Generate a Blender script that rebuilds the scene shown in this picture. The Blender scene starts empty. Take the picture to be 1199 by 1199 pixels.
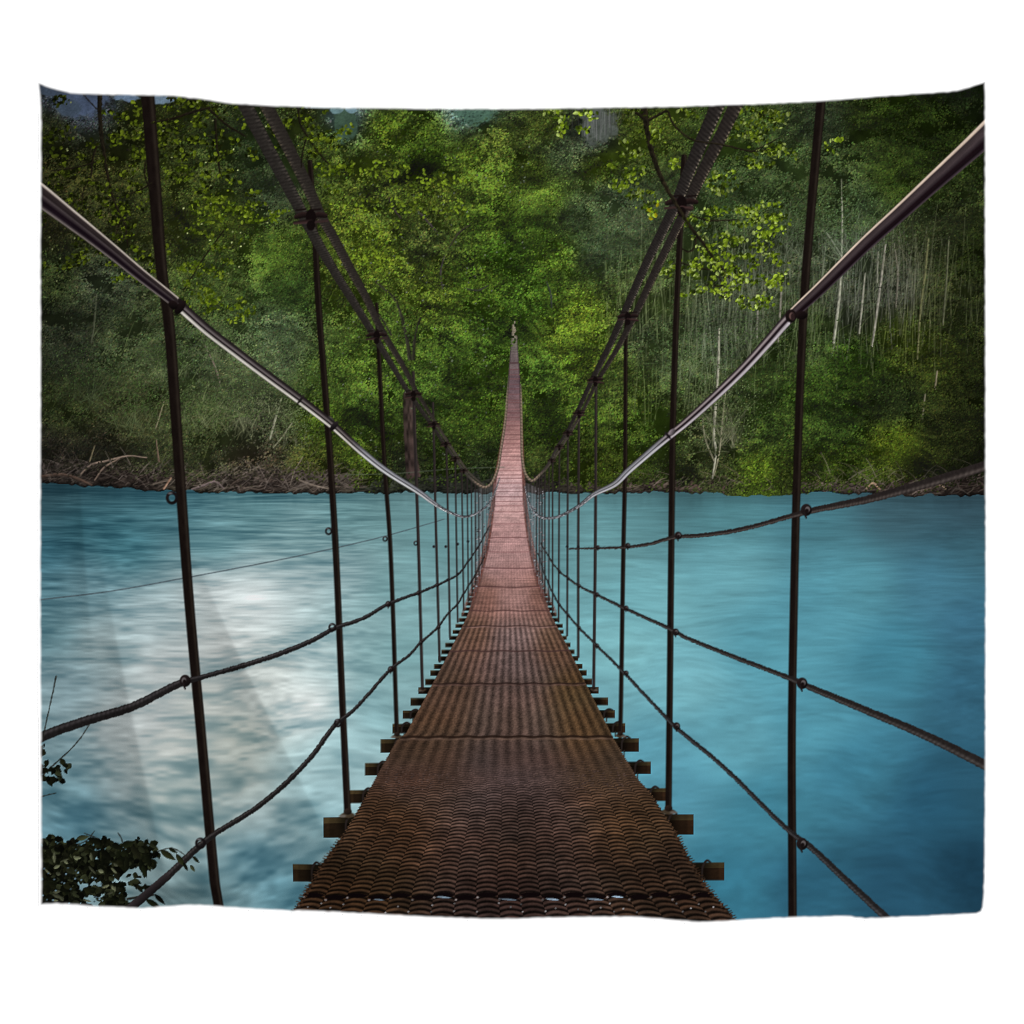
# A printed wall tapestry (a suspension footbridge over a turquoise river) hanging
# against a white wall.  The print is worked out in numpy, one printed motif after the
# other, and carried by the cloth as the base colour of its cells; every motif becomes a
# part of the tapestry (a patch of the same draped cloth).
import math
import numpy as np

rng = np.random.default_rng(7)
S = 2                                    # printed dots per design unit
X0, Y0, X1, Y1 = 36, 84, 1164, 1092      # extent of the print, design units (y downwards)
W, H = (X1 - X0) * S, (Y1 - Y0) * S
C = np.zeros((H, W, 3), np.float32)      # ink colour, display-referred 0..1
ID = np.zeros((H, W), np.int32)          # which motif owns the dot
PX = (X0 + (np.arange(W, dtype=np.float32) + .5) / S)[None, :]
PY = (Y0 + (np.arange(H, dtype=np.float32) + .5) / S)[:, None]
FX = np.broadcast_to(PX, (H, W)); FY = np.broadcast_to(PY, (H, W))

PARTS = {}                               # id -> (name, parent id or None, label)
def part(name, parent=None, label=None):
    PARTS[len(PARTS) + 1] = (name, parent, label)
    return len(PARTS)

def rgb(*c):
    return np.array(c, np.float32) / 255.

# ------------------------------------------------------------------ noise and fields
_lat = {}
def lat(u, v, seed):
    """smooth value noise 0..1 at lattice coordinates (u, v)"""
    if seed not in _lat:
        _lat[seed] = np.random.default_rng(1000 + seed).random((256, 256), dtype=np.float32)
    g = _lat[seed]
    u, v = np.broadcast_arrays(np.asarray(u, np.float32), np.asarray(v, np.float32))
    iu = np.floor(u).astype(np.int32); iv = np.floor(v).astype(np.int32)
    fu = u - iu; fv = v - iv
    fu = fu * fu * (3 - 2 * fu); fv = fv * fv * (3 - 2 * fv)
    a, b, c, d = iu & 255, (iu + 1) & 255, iv & 255, (iv + 1) & 255
    return (g[c, a] * (1 - fu) + g[c, b] * fu) * (1 - fv) + (g[d, a] * (1 - fu) + g[d, b] * fu) * fv

def fbm(x, y, cell, seed, octaves=4, gain=.55, stretch=1.):
    s = 0; amp = 1.; tot = 0
    for o in range(octaves):
        s = s + amp * lat(x / (cell * stretch), y / cell, seed + o); tot += amp
        amp *= gain; cell = cell / 2.03
    return s / tot

def field(points, soft=16., power=2.0):
    """broad ink colours spread out from colour samples: a sampler f(x, y) -> rgb"""
    p = np.array(points, np.float32)
    gx = np.arange(X0 - 8, X1 + 16, 6, dtype=np.float32); gy = np.arange(Y0 - 8, Y1 + 16, 6, dtype=np.float32)
    d2 = (gx[None, :, None] - p[:, 0]) ** 2 + ((gy[:, None, None] - p[:, 1]) * 1.15) ** 2
    w = 1. / (d2 + soft * soft) ** power
    g = (w @ p[:, 2:]) / w.sum(-1, keepdims=True) / 255.
    g = g.astype(np.float32)
    def f(x, y):
        u = np.clip((np.asarray(x, np.float32) - gx[0]) / 6, 0, len(gx) - 1.01)
        v = np.clip((np.asarray(y, np.float32) - gy[0]) / 6, 0, len(gy) - 1.01)
        iu = u.astype(np.int32); iv = v.astype(np.int32); fu = (u - iu)[..., None]; fv = (v - iv)[..., None]
        return (g[iv, iu] * (1 - fu) + g[iv, iu + 1] * fu) * (1 - fv) + (g[iv + 1, iu] * (1 - fu) + g[iv + 1, iu + 1] * fu) * fv
    return f

# ------------------------------------------------------------------ drawing tools
def curve(pts, step=1.2):
    """smooth curve through (x, y, width) points"""
    p = np.array(pts, np.float64)
    if len(p) == 2:
        n = max(2, int(np.hypot(*(p[1, :2] - p[0, :2])) / step))
        t = np.linspace(0, 1, n + 1)[:, None]
        return p[0] * (1 - t) + p[1] * t
    q = np.vstack([2 * p[0] - p[1], p, 2 * p[-1] - p[-2]])
    out = []
    for i in range(1, len(q) - 2):
        a, b, c, d = q[i - 1], q[i], q[i + 1], q[i + 2]
        n = max(2, int(np.hypot(*(c[:2] - b[:2])) / step))
        ta = 0.; tb = ta + max(1e-3, np.hypot(*(b - a)[:2])) ** .5
        tc = tb + max(1e-3, np.hypot(*(c - b)[:2])) ** .5; td = tc + max(1e-3, np.hypot(*(d - c)[:2])) ** .5
        t = np.linspace(tb, tc, n, endpoint=False)[:, None]
        A1 = (tb - t) / (tb - ta) * a + (t - ta) / (tb - ta) * b
        A2 = (tc - t) / (tc - tb) * b + (t - tb) / (tc - tb) * c
        A3 = (td - t) / (td - tc) * c + (t - tc) / (td - tc) * d
        B1 = (tc - t) / (tc - ta) * A1 + (t - ta) / (tc - ta) * A2
        B2 = (td - t) / (td - tb) * A2 + (t - tb) / (td - tb) * A3
        out.append((tc - t) / (tc - tb) * B1 + (t - tb) / (tc - tb) * B2)
    out.append(p[-1:])
    return np.vstack(out)

def stroke(pts, shade, pid=None, alpha=1., soft=.5, step=1.2, rough=0.):
    """a band along a curve; shade(u, s, x, y, w) -> rgb with u = -1..1 across, s along"""
    c = curve(pts, step)
    wmax = c[:, 2].max() / 2 + soft + 1 + rough
    i0 = max(0, int((c[:, 0].min() - wmax - X0) * S)); i1 = min(W, int((c[:, 0].max() + wmax - X0) * S) + 2)
    j0 = max(0, int((c[:, 1].min() - wmax - Y0) * S)); j1 = min(H, int((c[:, 1].max() + wmax - Y0) * S) + 2)
    if i1 <= i0 or j1 <= j0: return
    D = np.full((j1 - j0, i1 - i0), 1e9, np.float32); U = np.zeros_like(D); L = np.zeros_like(D); R = np.ones_like(D)
    s = 0.
    for k in range(len(c) - 1):
        a, b = c[k], c[k + 1]
        d = b[:2] - a[:2]; l = math.hypot(*d)
        if l < 1e-6: continue
        r = max(a[2], b[2]) / 2 + soft + .6 + rough
        p0 = max(i0, int((min(a[0], b[0]) - r - X0) * S)); p1 = min(i1, int((max(a[0], b[0]) + r - X0) * S) + 2)
        q0 = max(j0, int((min(a[1], b[1]) - r - Y0) * S)); q1 = min(j1, int((max(a[1], b[1]) + r - Y0) * S) + 2)
        if p1 <= p0 or q1 <= q0:
            s += l; continue
        x = PX[:, p0:p1] - a[0]; y = PY[q0:q1] - a[1]
        t = np.clip((x * d[0] + y * d[1]) / (l * l), 0, 1)
        dx = x - t * d[0]; dy = y - t * d[1]
        dist = np.hypot(dx, dy); hw = (a[2] * (1 - t) + b[2] * t) / 2
        sub = (slice(q0 - j0, q1 - j0), slice(p0 - i0, p1 - i0))
        m = dist - hw < D[sub]
        D[sub] = np.where(m, dist - hw, D[sub])
        U[sub] = np.where(m, np.sign(d[0] * y - d[1] * x) * dist / np.maximum(hw, .3), U[sub])
        L[sub] = np.where(m, s + t * l, L[sub]); R[sub] = np.where(m, hw, R[sub])
        s += l
    x = np.broadcast_to(PX[:, i0:i1], D.shape); y = np.broadcast_to(PY[j0:j1], D.shape)
    if rough:
        D = D + (lat(L / 1.7, U * 1.3, 77) - .5) * 2 * rough
    m = D < soft
    if not m.any(): return
    al = np.clip((soft - D[m]) / (2 * soft), 0, 1) * (alpha(L[m], x[m], y[m]) if callable(alpha) else alpha)
    col = shade(np.clip(U[m], -1, 1), L[m], x[m], y[m], R[m] * 2) if callable(shade) else np.asarray(shade, np.float32)
    sub = C[j0:j1, i0:i1]
    sub[m] = sub[m] * (1 - al[:, None]) + col * al[:, None]
    if pid is not None:
        si = ID[j0:j1, i0:i1]; mm = m.copy(); mm[m] = al > .5; si[mm] = pid

def ramp(stops):
    """colour profile across a band: [(u, (r, g, b)), ...]"""
    us = np.array([q[0] for q in stops], np.float32); cs = np.array([q[1] for q in stops], np.float32) / 255.
    return lambda u: np.stack([np.interp(u, us, cs[:, k]) for k in range(3)], -1).astype(np.float32)

def dabs(x, y, a, b, ang, col, pid=None, rib=0., tip=0., keep=None):
    """leaf-shaped touches, later ones over earlier ones"""
    x = np.asarray(x, np.float32); n = len(x)
    y, a, b, ang = [np.broadcast_to(np.asarray(v, np.float32), (n,)) for v in (y, a, b, ang)]
    col = np.broadcast_to(np.asarray(col, np.float32), (n, 3))
    flat = C.reshape(-1, 3); fid = ID.reshape(-1)
    done = 0
    while done < n:
        e = min(n, done + 12000)
        r = int(math.ceil(max(a[done:e].max(), b[done:e].max()) * S)) + 1
        o = np.arange(-r, r + 1)
        sl = slice(done, e)
        ci = np.floor((x[sl] - X0) * S).astype(np.int32); cj = np.floor((y[sl] - Y0) * S).astype(np.int32)
        I = ci[:, None, None] + o[None, None, :]; J = cj[:, None, None] + o[None, :, None]
        dx = (I + .5) / S + X0 - x[sl, None, None]; dy = (J + .5) / S + Y0 - y[sl, None, None]
        cs = np.cos(ang[sl])[:, None, None]; sn = np.sin(ang[sl])[:, None, None]
        u = (dx * cs + dy * sn) / a[sl, None, None]; v = (-dx * sn + dy * cs) / b[sl, None, None]
        m = (np.abs(v) <= (1 - u * u) * (1 - tip * u)) & (np.abs(u) <= 1)
        m &= (I >= 0) & (I < W) & (J >= 0) & (J < H)
        k = np.nonzero(m)
        idx = np.broadcast_to(J, m.shape)[k].astype(np.int64) * W + np.broadcast_to(I, m.shape)[k]
        cc = col[sl][k[0]]
        if rib:
            cc = cc * (1 + rib * (v[k] + .35 * u[k]))[:, None]
        if keep is not None:
            ok = keep(idx); idx = idx[ok]; cc = cc[ok]
        flat[idx] = cc
        if pid is not None: fid[idx] = pid
        done = e

def blob(cx, cy, rx, ry, col, pid=None, hole=0., ang=0., light=0.):
    r = max(rx, ry) + 2
    i0, i1 = max(0, int((cx - r - X0) * S)), min(W, int((cx + r - X0) * S) + 1)
    j0, j1 = max(0, int((cy - r - Y0) * S)), min(H, int((cy + r - Y0) * S) + 1)
    if i1 <= i0 or j1 <= j0: return
    x = PX[:, i0:i1] - cx; y = PY[j0:j1] - cy
    u = (x * math.cos(ang) + y * math.sin(ang)) / rx; v = (-x * math.sin(ang) + y * math.cos(ang)) / ry
    q = np.hypot(u, v); e = 1.2 / min(rx, ry)
    al = np.clip((1 - q) / e + .5, 0, 1)
    if hole: al = al * np.clip((q - hole) / e + .5, 0, 1)
    col = np.asarray(col, np.float32) * (1 - light * (u + 1.4 * v))[..., None]
    sub = C[j0:j1, i0:i1]; sub[:] = sub * (1 - al[..., None]) + col * al[..., None]
    if pid is not None:
        ID[j0:j1, i0:i1][al > .5] = pid

def poly_mask(pts):
    pts = np.array(pts, np.float64); m = np.zeros((H, W), bool)
    j0 = max(0, int((pts[:, 1].min() - Y0) * S)); j1 = min(H, int((pts[:, 1].max() - Y0) * S) + 1)
    nx = np.roll(pts, -1, 0)
    for j in range(j0, j1):
        y = Y0 + (j + .5) / S
        k = (pts[:, 1] <= y) != (nx[:, 1] <= y)
        if not k.any(): continue
        xs = np.sort(pts[k, 0] + (y - pts[k, 1]) / (nx[k, 1] - pts[k, 1]) * (nx[k, 0] - pts[k, 0]))
        for a, b in zip(xs[::2], xs[1::2]):
            m[j, max(0, int((a - X0) * S + .5)):max(0, int((b - X0) * S + .5))] = True
    return m

def smooth(e0, e1, x):
    t = np.clip((x - e0) / (e1 - e0), 0, 1)
    return t * t * (3 - 2 * t)

# ================================================================== THE PRINT
P_SKY = part('sky'); P_FOREST = part('forest'); P_BANK = part('riverbank'); P_RIVER = part('river')
P_BRIDGE = part('footbridge')

# ------------------------------------------------------------------ forest
FOREST = [
 (60,110,58,68,76),(90,122,74,88,106),(60,150,36,42,16),(60,200,38,42,14),(60,260,40,42,18),(115,200,46,52,16),(115,260,50,56,22),
 (180,150,48,58,16),(200,200,55,68,20),(200,260,64,76,24),(60,320,38,50,20),(120,330,52,64,40),(80,400,38,46,28),(150,400,54,68,36),
 (80,480,42,52,22),(150,490,54,62,30),(60,535,38,36,26),(120,530,40,40,26),(250,330,66,88,30),(250,180,50,66,22),(300,180,52,72,34),
 (322,225,60,78,44),(260,255,72,94,20),(330,300,62,90,20),(345,340,52,80,24),(325,385,70,92,52),(330,420,74,94,54),(280,450,66,80,44),(230,420,57,72,40),
 (380,440,58,84,22),(390,500,62,88,14),(300,500,62,70,44),(240,500,60,74,34),(380,545,56,66,18),(300,540,56,52,36),(200,530,52,60,30),
 (380,170,64,86,20),(360,140,58,72,24),(400,135,90,120,125),(405,260,74,96,18),(400,330,72,94,20),
 (450,150,62,86,12),(500,150,60,86,14),(500,188,40,64,6),(430,205,76,98,22),(500,222,80,102,20),(450,250,66,86,22),(550,180,68,94,16),
 (580,160,72,92,22),(580,250,60,88,16),(500,280,66,84,28),(440,295,84,110,16),(500,340,76,100,20),(560,330,64,94,16),(600,300,52,86,14),
 (590,210,66,92,18),(430,430,66,96,22),(450,380,64,92,22),(540,420,62,94,20),(560,480,58,88,16),(520,540,50,72,16),(420,540,58,80,14),
 (420,490,50,76,18),(500,460,56,86,20),(560,555,38,52,22),(480,555,44,54,26),(590,390,56,88,18),(555,130,72,104,92),(540,128,76,106,96),
 (620,200,68,92,18),(640,150,72,92,22),(640,232,78,110,24),(660,180,60,80,44),(672,165,60,76,46),(695,165,80,94,76),(705,192,80,106,14),(680,250,72,96,50),
 (620,280,68,104,20),(650,300,76,110,20),(700,290,70,94,52),(740,255,74,94,54),(750,155,76,98,20),(720,230,70,92,54),
 (620,350,60,96,18),(680,372,88,118,18),(662,400,84,114,20),(635,430,58,90,20),(690,420,76,104,18),(640,500,50,76,14),(680,480,60,88,18),
 (640,545,52,68,20),(700,545,60,80,14),(750,390,70,90,46),(750,500,58,84,18),(760,340,78,100,44),(720,450,62,84,24),
 (840,400,80,100,62),(870,370,70,86,52),(900,200,64,88,40),(850,220,66,92,42),(900,320,66,80,50),(840,500,62,76,38),(900,500,50,74,20),
 (890,555,70,98,14),(830,555,58,70,30),(800,430,72,94,44),(900,430,52,74,24),(930,560,52,70,16),(860,160,60,84,26),
 (1000,140,42,60,12),(1050,130,34,52,8),(1100,150,30,46,8),(1140,112,24,36,12),(978,140,58,76,44),(1000,240,56,78,38),(1050,210,44,64,14),
 (970,230,66,88,40),(1000,300,62,76,50),(1050,340,58,66,46),(1100,280,42,52,22),(1140,300,32,44,10),(1000,360,56,66,44),(1000,425,44,72,12),
 (980,500,42,66,16),(1060,400,58,76,14),(1100,350,48,58,24),(1100,420,46,58,12),(1140,450,26,34,8),(1050,475,34,48,16),(1050,520,64,84,10),
 (1100,500,28,36,10),(1135,540,22,28,8),(980,545,52,74,12),(1080,555,44,54,14),(1140,380,32,42,12),(940,460,48,76,16),(950,400,54,76,28)]
def gauss(x, y, cx, cy, rx, ry):
    return np.exp(-((x - cx) / rx) ** 2 - ((y - cy) / ry) ** 2)
FF0 = field(FOREST)
INKS = np.array([.81, .795, .80], np.float32)
def FF(x, y):
    return FF0(x, y) * INKS * (1 + .28 * gauss(np.asarray(x), np.asarray(y), 190, 440, 170, 110) + .10 * gauss(np.asarray(x), np.asarray(y), 1040, 330, 120, 120))[..., None] + .004
shore = np.interp(PX[0], [36,100,190,250,330,400,480,590,640,700,760,830,880,930,1000,1060,1164],
                  [566,569,574,577,577.5,578.5,577,577,577,577,576,577,581,578,577,580,580]).astype(np.float32)
shore = shore + (lat(PX[0] / 5, 0, 3) - .5) * 3 + (lat(PX[0] / 17, 0, 4) - .5) * 3
def twig_zone(x, y):                     # thin, half-bare woods: less light and shade in them
    return np.clip(gauss(x, y, 1000, 300, 190, 110) + gauss(x, y, 850, 400, 90, 80) + gauss(x, y, 730, 260, 70, 70)
                   + gauss(x, y, 180, 430, 150, 110) + .8 * gauss(x, y, 890, 200, 110, 80) + .6 * gauss(x, y, 310, 220, 50, 60)
                   + gauss(x, y, 300, 450, 80, 70), 0, 1)
fy1 = 600
base = FF(FX[:(fy1 - Y0) * S], FY[:(fy1 - Y0) * S])
n = fbm(FX[:(fy1 - Y0) * S], FY[:(fy1 - Y0) * S], 14, 20, 4)
C[:(fy1 - Y0) * S] = base * (.30 + .55 * n)[..., None]
ID[:(fy1 - Y0) * S] = P_FOREST
del base, n

# heaped relief of the foliage, lit from above: boughs within crowns, sprigs within boughs
_gx = np.arange(X0 - 4, X1 + 4, 1, dtype=np.float32)[None, :]; _gy = np.arange(Y0 - 4, 604, 1, dtype=np.float32)[:, None]
def _relief(s0, a):
    wx_ = _gx + (lat(_gx / 38, _gy / 38, s0) - .5) * 34 + (lat(_gx / 13, _gy / 13, s0 + 1) - .5) * 12
    wy_ = _gy + (lat(_gx / 38, _gy / 38, s0 + 2) - .5) * 26 + (lat(_gx / 13, _gy / 13, s0 + 3) - .5) * 9 + .25 * np.abs(((wx_ / 30) % 2) - 1) * 14
    h = 0; d = 0
    for i, (c, am) in enumerate([(58, .5), (27, .52), (13, .48), (6.5, .40), (3.2, .28)]):
        f = lambda yy_: lat(wx_ / (c * 1.35), yy_ / c, s0 + 10 + i)
        q = f(wy_ + c * .22) - f(wy_ - c * .22)
        d = d + q * am ** .5; h = h + (f(wy_) - .5) * am
    return np.clip(1 + a * (1.05 * d / d.std() * .165 + 1.0 * h / h.std() * .115), .25, 1.9).astype(np.float32)
_REL = _relief(200, 1.)
def relief(x, y):
    u = np.clip(np.asarray(x) - _gx[0, 0], 0, _REL.shape[1] - 1).astype(np.int32); v = np.clip(np.asarray(y) - _gy[0, 0], 0, _REL.shape[0] - 1).astype(np.int32)
    return _REL[v, u]
GAP = np.array([.185, .185, .165], np.float32)     # bark and shade seen through the gaps
def tint(col, lum):
    """light leaves run to yellow, shaded ones to blue-green"""
    l = np.asarray(lum, np.float32)[:, None]
    k = np.clip(l - 1, -1, 1.4)
    c = col * l * (1 + k * np.array([.05, .0, .02], np.float32))
    g = np.clip((.72 - l) / .5, 0, 1) * .45
    c = c * (1 - g) + g * (GAP * (.35 + .8 * l))
    m_ = c.mean(-1, keepdims=True)
    return np.clip((c + (m_ - c) * .21) * .97 + .012, 0, 1)

def foliage(bx, by, br, density=1., leaf=1.25, contrast=1., gain=1., fld=FF, pid=P_FOREST, clip_shore=True, bgain=None):
    """boughs (bx, by, br) drawn back to front, each a heap of clumps of leaves lit from above"""
    X, Y, A, L = [], [], [], []
    bgain = np.ones(len(bx)) if bgain is None else bgain
    for x0, y0, r, bg in zip(bx, by, br, bgain):
        tz = float(twig_zone(x0, y0)); k = contrast * (1 - .45 * tz)
        g0 = gain * math.exp(rng.normal(0, .12 * k))
        mod = .88 + .24 * float(lat(x0 / 34., y0 / 26., 150))
        nc = max(3, int(density * 1.15 * (r / 6.) ** 2))
        th = rng.random(nc) * 6.283; rr = r * np.sqrt(rng.random(nc))
        cx = x0 + rr * np.cos(th) * 1.15; cy = y0 + rr * np.sin(th) * .85
        o = np.argsort(cy + rng.normal(0, r * .25, nc)); cx, cy = cx[o], cy[o]
        for qx, qy in zip(cx, cy):
            rc = rng.uniform(4.5, 8.5) * (r / 20.) ** .4
            m = int(density * 13 * (rc / 5.) ** 2 / (leaf / 1.25) ** 1.6)
            t = rng.random(m) * 6.283; q = rc * rng.random(m) ** .6
            dx = q * np.cos(t) * 1.2; dy = q * np.sin(t) * .8
            oo = np.argsort(-dy * 0 + rng.random(m))
            up = -(qy - y0) / r; vp = -dy / rc
            l = g0 * mod * bg * (1 + k * (.14 * up + .17 * vp + rng.normal(0, .24, m)) + .05 * rng.normal())
            spark = rng.random(m) < .03
            l = np.where(spark, l * 1.45, l)
            X.append(qx + dx[oo]); Y.append(qy + dy[oo]); L.append(l[oo]); A.append(rng.normal(0, .9, m))
    X = np.concatenate(X); Y = np.concatenate(Y); L = np.clip(np.concatenate(L), .22, 2.1); A = np.concatenate(A)
    L = np.clip(L * (1 + (relief(X, Y) - 1) * contrast * (1 - .35 * twig_zone(X, Y))), .16, 2.1)
    sz = leaf * .76 * rng.uniform(.6, 1.35, len(X))
    if clip_shore:
        lim = np.interp(X, PX[0], shore) - 1.5
        ok = Y < lim; X, Y, L, A, sz = X[ok], Y[ok], L[ok], A[ok], sz[ok]
    col = tint(fld(X, Y), L) * (1 + rng.normal(0, .05, (len(X), 3)))
    dabs(X, Y, sz * 1.25, sz * .8, A, np.clip(col, 0, 1), pid)

def boughs(n, x0, x1, y0, y1, r0, r1, jitter=20):
    x = rng.uniform(x0, x1, n); y = rng.uniform(y0, y1, n); r = rng.uniform(r0, r1, n)
    o = np.argsort(y + rng.normal(0, jitter, n))
    return x[o], y[o], r[o]

# open sky and the blue far hillside that show between the crowns
def soft_patch(cx, cy, rx, ry, col, pid, seed=0, thr=.75):
    i0, i1 = max(0, int((cx - rx * 1.6 - X0) * S)), min(W, int((cx + rx * 1.6 - X0) * S))
    j0, j1 = max(0, int((cy - ry * 1.6 - Y0) * S)), min(H, int((cy + ry * 1.6 - Y0) * S))
    x, y = FX[j0:j1, i0:i1], FY[j0:j1, i0:i1]
    q = np.hypot((x - cx) / rx, (y - cy) / ry) + (fbm(x, y, 9, 60 + seed, 3) - .5) * .9
    a = (smooth(1.12, .80, q) * .92)[..., None]
    n = fbm(x, y, 10, 70 + seed, 3)
    n = .7 * n + .3 * lat(x / 1.4, y / 1.2, 71)
    C[j0:j1, i0:i1] = C[j0:j1, i0:i1] * (1 - a) + a * np.asarray(col, np.float32) * (.72 + .5 * n)[..., None]
    ID[j0:j1, i0:i1][a[..., 0] > .5] = pid

foliage(*boughs(1150, 30, 1170, 96, 575, 15, 26), leaf=1.15)

# far hillside and pale woods
HILL = part('far_hillside', P_FOREST); HILL2 = part('far_hillside', P_FOREST); HILL3 = part('far_hillside', P_FOREST)
soft_patch(556, 134, 26, 13, rgb(76, 106, 90), HILL, 1)
soft_patch(700, 148, 22, 20, rgb(78, 84, 78), HILL2, 2)
soft_patch(404, 142, 14, 22, rgb(62, 84, 68), HILL3, 3)
for cx, cy, rx, ry, c in [(98,114,32,24,(68,80,102)),(60,104,24,8,(56,66,80)),(80,126,16,12,(62,74,88)),(190,116,22,5,(110,130,150)),(150,114,16,5,(96,116,140)),(375,123,20,4,(118,142,148)),
                          (411,128,7,5,(128,160,172)),(393,128,9,6,(112,142,146))]:
    soft_patch(cx, cy, rx, ry, rgb(*c), P_SKY if cx < 130 else part('sky'), cx % 7)
for _ in range(46):                      # bare stems on the pale hillside
    x_ = rng.normal(700, 13); y_ = rng.uniform(120, 142); k_ = rgb(104, 106, 104) * rng.uniform(.55, 1.2)
    stroke([(x_, y_, .8), (x_ + rng.normal(0, 1.5), y_ + rng.uniform(12, 30), 1.)], k_, HILL2, alpha=rng.uniform(.3, .8))
for _ in range(260):                     # texture of the far hillside
    x = rng.choice([556, 700, 404]) + rng.normal(0, 12); y = rng.uniform(126, 160)
    dabs([x], [y], [1.6], [1.], [0.], FF(np.array([x]), np.array([y])) * rng.uniform(.7, 1.25), HILL, keep=lambda i: ID.reshape(-1)[i] == HILL)

# pale bare trunks of the thin woods
TRUNK = lambda: part('tree_trunk', P_FOREST)
def trunk(pts, col, pid=None, alpha=.8, brk=(.12, .42)):
    c0 = np.asarray(col, np.float32) / 255.
    def sh(u, s, x, y, w):
        return c0 * (1.0 - .35 * u[:, None] + .5 * (lat(s / 3., u, 31)[:, None] - .5))
    stroke(pts, sh, pid, alpha=lambda s, x, y: alpha * smooth(brk[0], brk[1], lat(s / 9., x * 0 + pts[0][0], 33)), soft=.55)

for _ in range(520):
    if rng.random() < .66:
        x = rng.normal(1000, 110); y = rng.uniform(290, 395); h = rng.uniform(40, 130)
    else:
        x = rng.normal(815, 70); y = rng.uniform(300, 470); h = rng.uniform(30, 110)
    if x > 1150 or x < 690: continue
    lean = rng.normal(.02, .045); w = rng.uniform(.5, 1.25)
    f = FF(np.array([x]), np.array([y]))[0]
    col = (f * rng.uniform(.95, 1.45) + .14) * 255 * np.array([1.06, .98, 1.12])
    trunk([(x + lean * h, y - h / 2, w * .6), (x + rng.normal(0, 1.2), y, w), (x - lean * h, y + h / 2, w * 1.1)], col, alpha=rng.uniform(.2, .75))
for _ in range(420):                     # side twigs, and tangles of the left bank
    if rng.random() < .5:
        x = rng.normal(980, 110); y = rng.uniform(220, 400)
    else:
        x = rng.uniform(50, 400); y = rng.uniform(330, 550)
    a = rng.choice([-1, 1]) * rng.uniform(.5, 1.3) - math.pi / 2 * 0
    l = rng.uniform(10, 34); dx, dy = l * math.cos(a) , -abs(l * math.sin(a))
    f = FF(np.array([x]), np.array([y]))[0]
    col = (f * rng.uniform(1.2, 1.8) + .06) * 255 * np.array([1.05, 1., 1.05])
    trunk([(x, y, .9), (x + dx * .5, y + dy * .5 - 2, .7), (x + dx, y + dy, .4)], col, alpha=rng.uniform(.25, .6))
for pts, c in [
    ([(842,385,1.5),(841,430,2.8),(838,470,3.2),(836,510,2.8),(838,530,2.4),(834,560,2)], (150,148,130)),
    ([(852,440,1),(846,490,1.6),(842,530,2),(836,556,1.6)], (132,128,104)),
    ([(822,490,1),(826,515,1.5),(836,540,1.6)], (120,116,96)),
    ([(985,210,1),(986,260,1.8),(984,330,2.6),(980,370,3.2),(974,415,3)], (140,140,124)),
    ([(966,270,1),(978,288,1.6),(985,300,1.4)], (120,126,108)),
    ([(1037,285,1.6),(1032,325,2.4),(1026,370,2.6),(1021,405,2.2)], (138,134,122)),
    ([(1028,295,1.4),(1027,330,2)], (112,112,98)),
    ([(1013,320,1.2),(1010,350,2),(1006,390,2)], (140,138,124)),
    ([(1047,285,1.2),(1051,320,1.8),(1049,360,1.6)], (104,100,88)),
    ([(1087,280,2),(1083,320,2.4),(1078,360,2.2),(1074,420,2.0)], (96,96,66)),
    ([(1111,278,1.6),(1108,330,2),(1104,380,1.8)], (84,86,66)),
    ([(1097,435,2),(1095,455,2)], (112,104,86)),([(1083,462,2),(1080,490,2)], (92,88,72)),
    ([(915,335,2),(913,370,2.2),(911,400,1.6)], (120,116,104)), ([(887,360,2.2),(886,395,2)], (116,112,104)),
    ([(240,405,1),(252,430,2),(258,452,1.6)], (116,104,92)), ([(331,460,1.6),(322,492,2.6),(316,514,2)], (150,150,128)),
    ([(342,495,1.2),(330,512,1.6),(320,524,1.2)], (128,128,104)), ([(192,470,1),(186,490,1.6),(182,502,1.8)], (128,120,96)),
    ([(183,515,1.2),(186,540,2.4)], (104,88,74)), ([(111,522,1),(105,542,2)], (104,96,74)),
    ([(113,345,2),(110,380,2.2),(107,400,2)], (66,70,54))]:
    trunk(pts, [q * .98 for q in c], TRUNK(), 1., (.0, .15))

# leaves over the trunks, and the fresh crowns with a shape of their own
foliage(*boughs(110, 690, 1160, 250, 420, 6, 10), leaf=1., density=.4, gain=1.02)
foliage(*boughs(170, 690, 1160, 415, 570, 7, 12), leaf=1.05, density=.55, gain=1.02)
foliage(*boughs(200, 40, 420, 330, 560, 7, 12), leaf=1.05, density=.5, gain=1.04)

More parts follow.
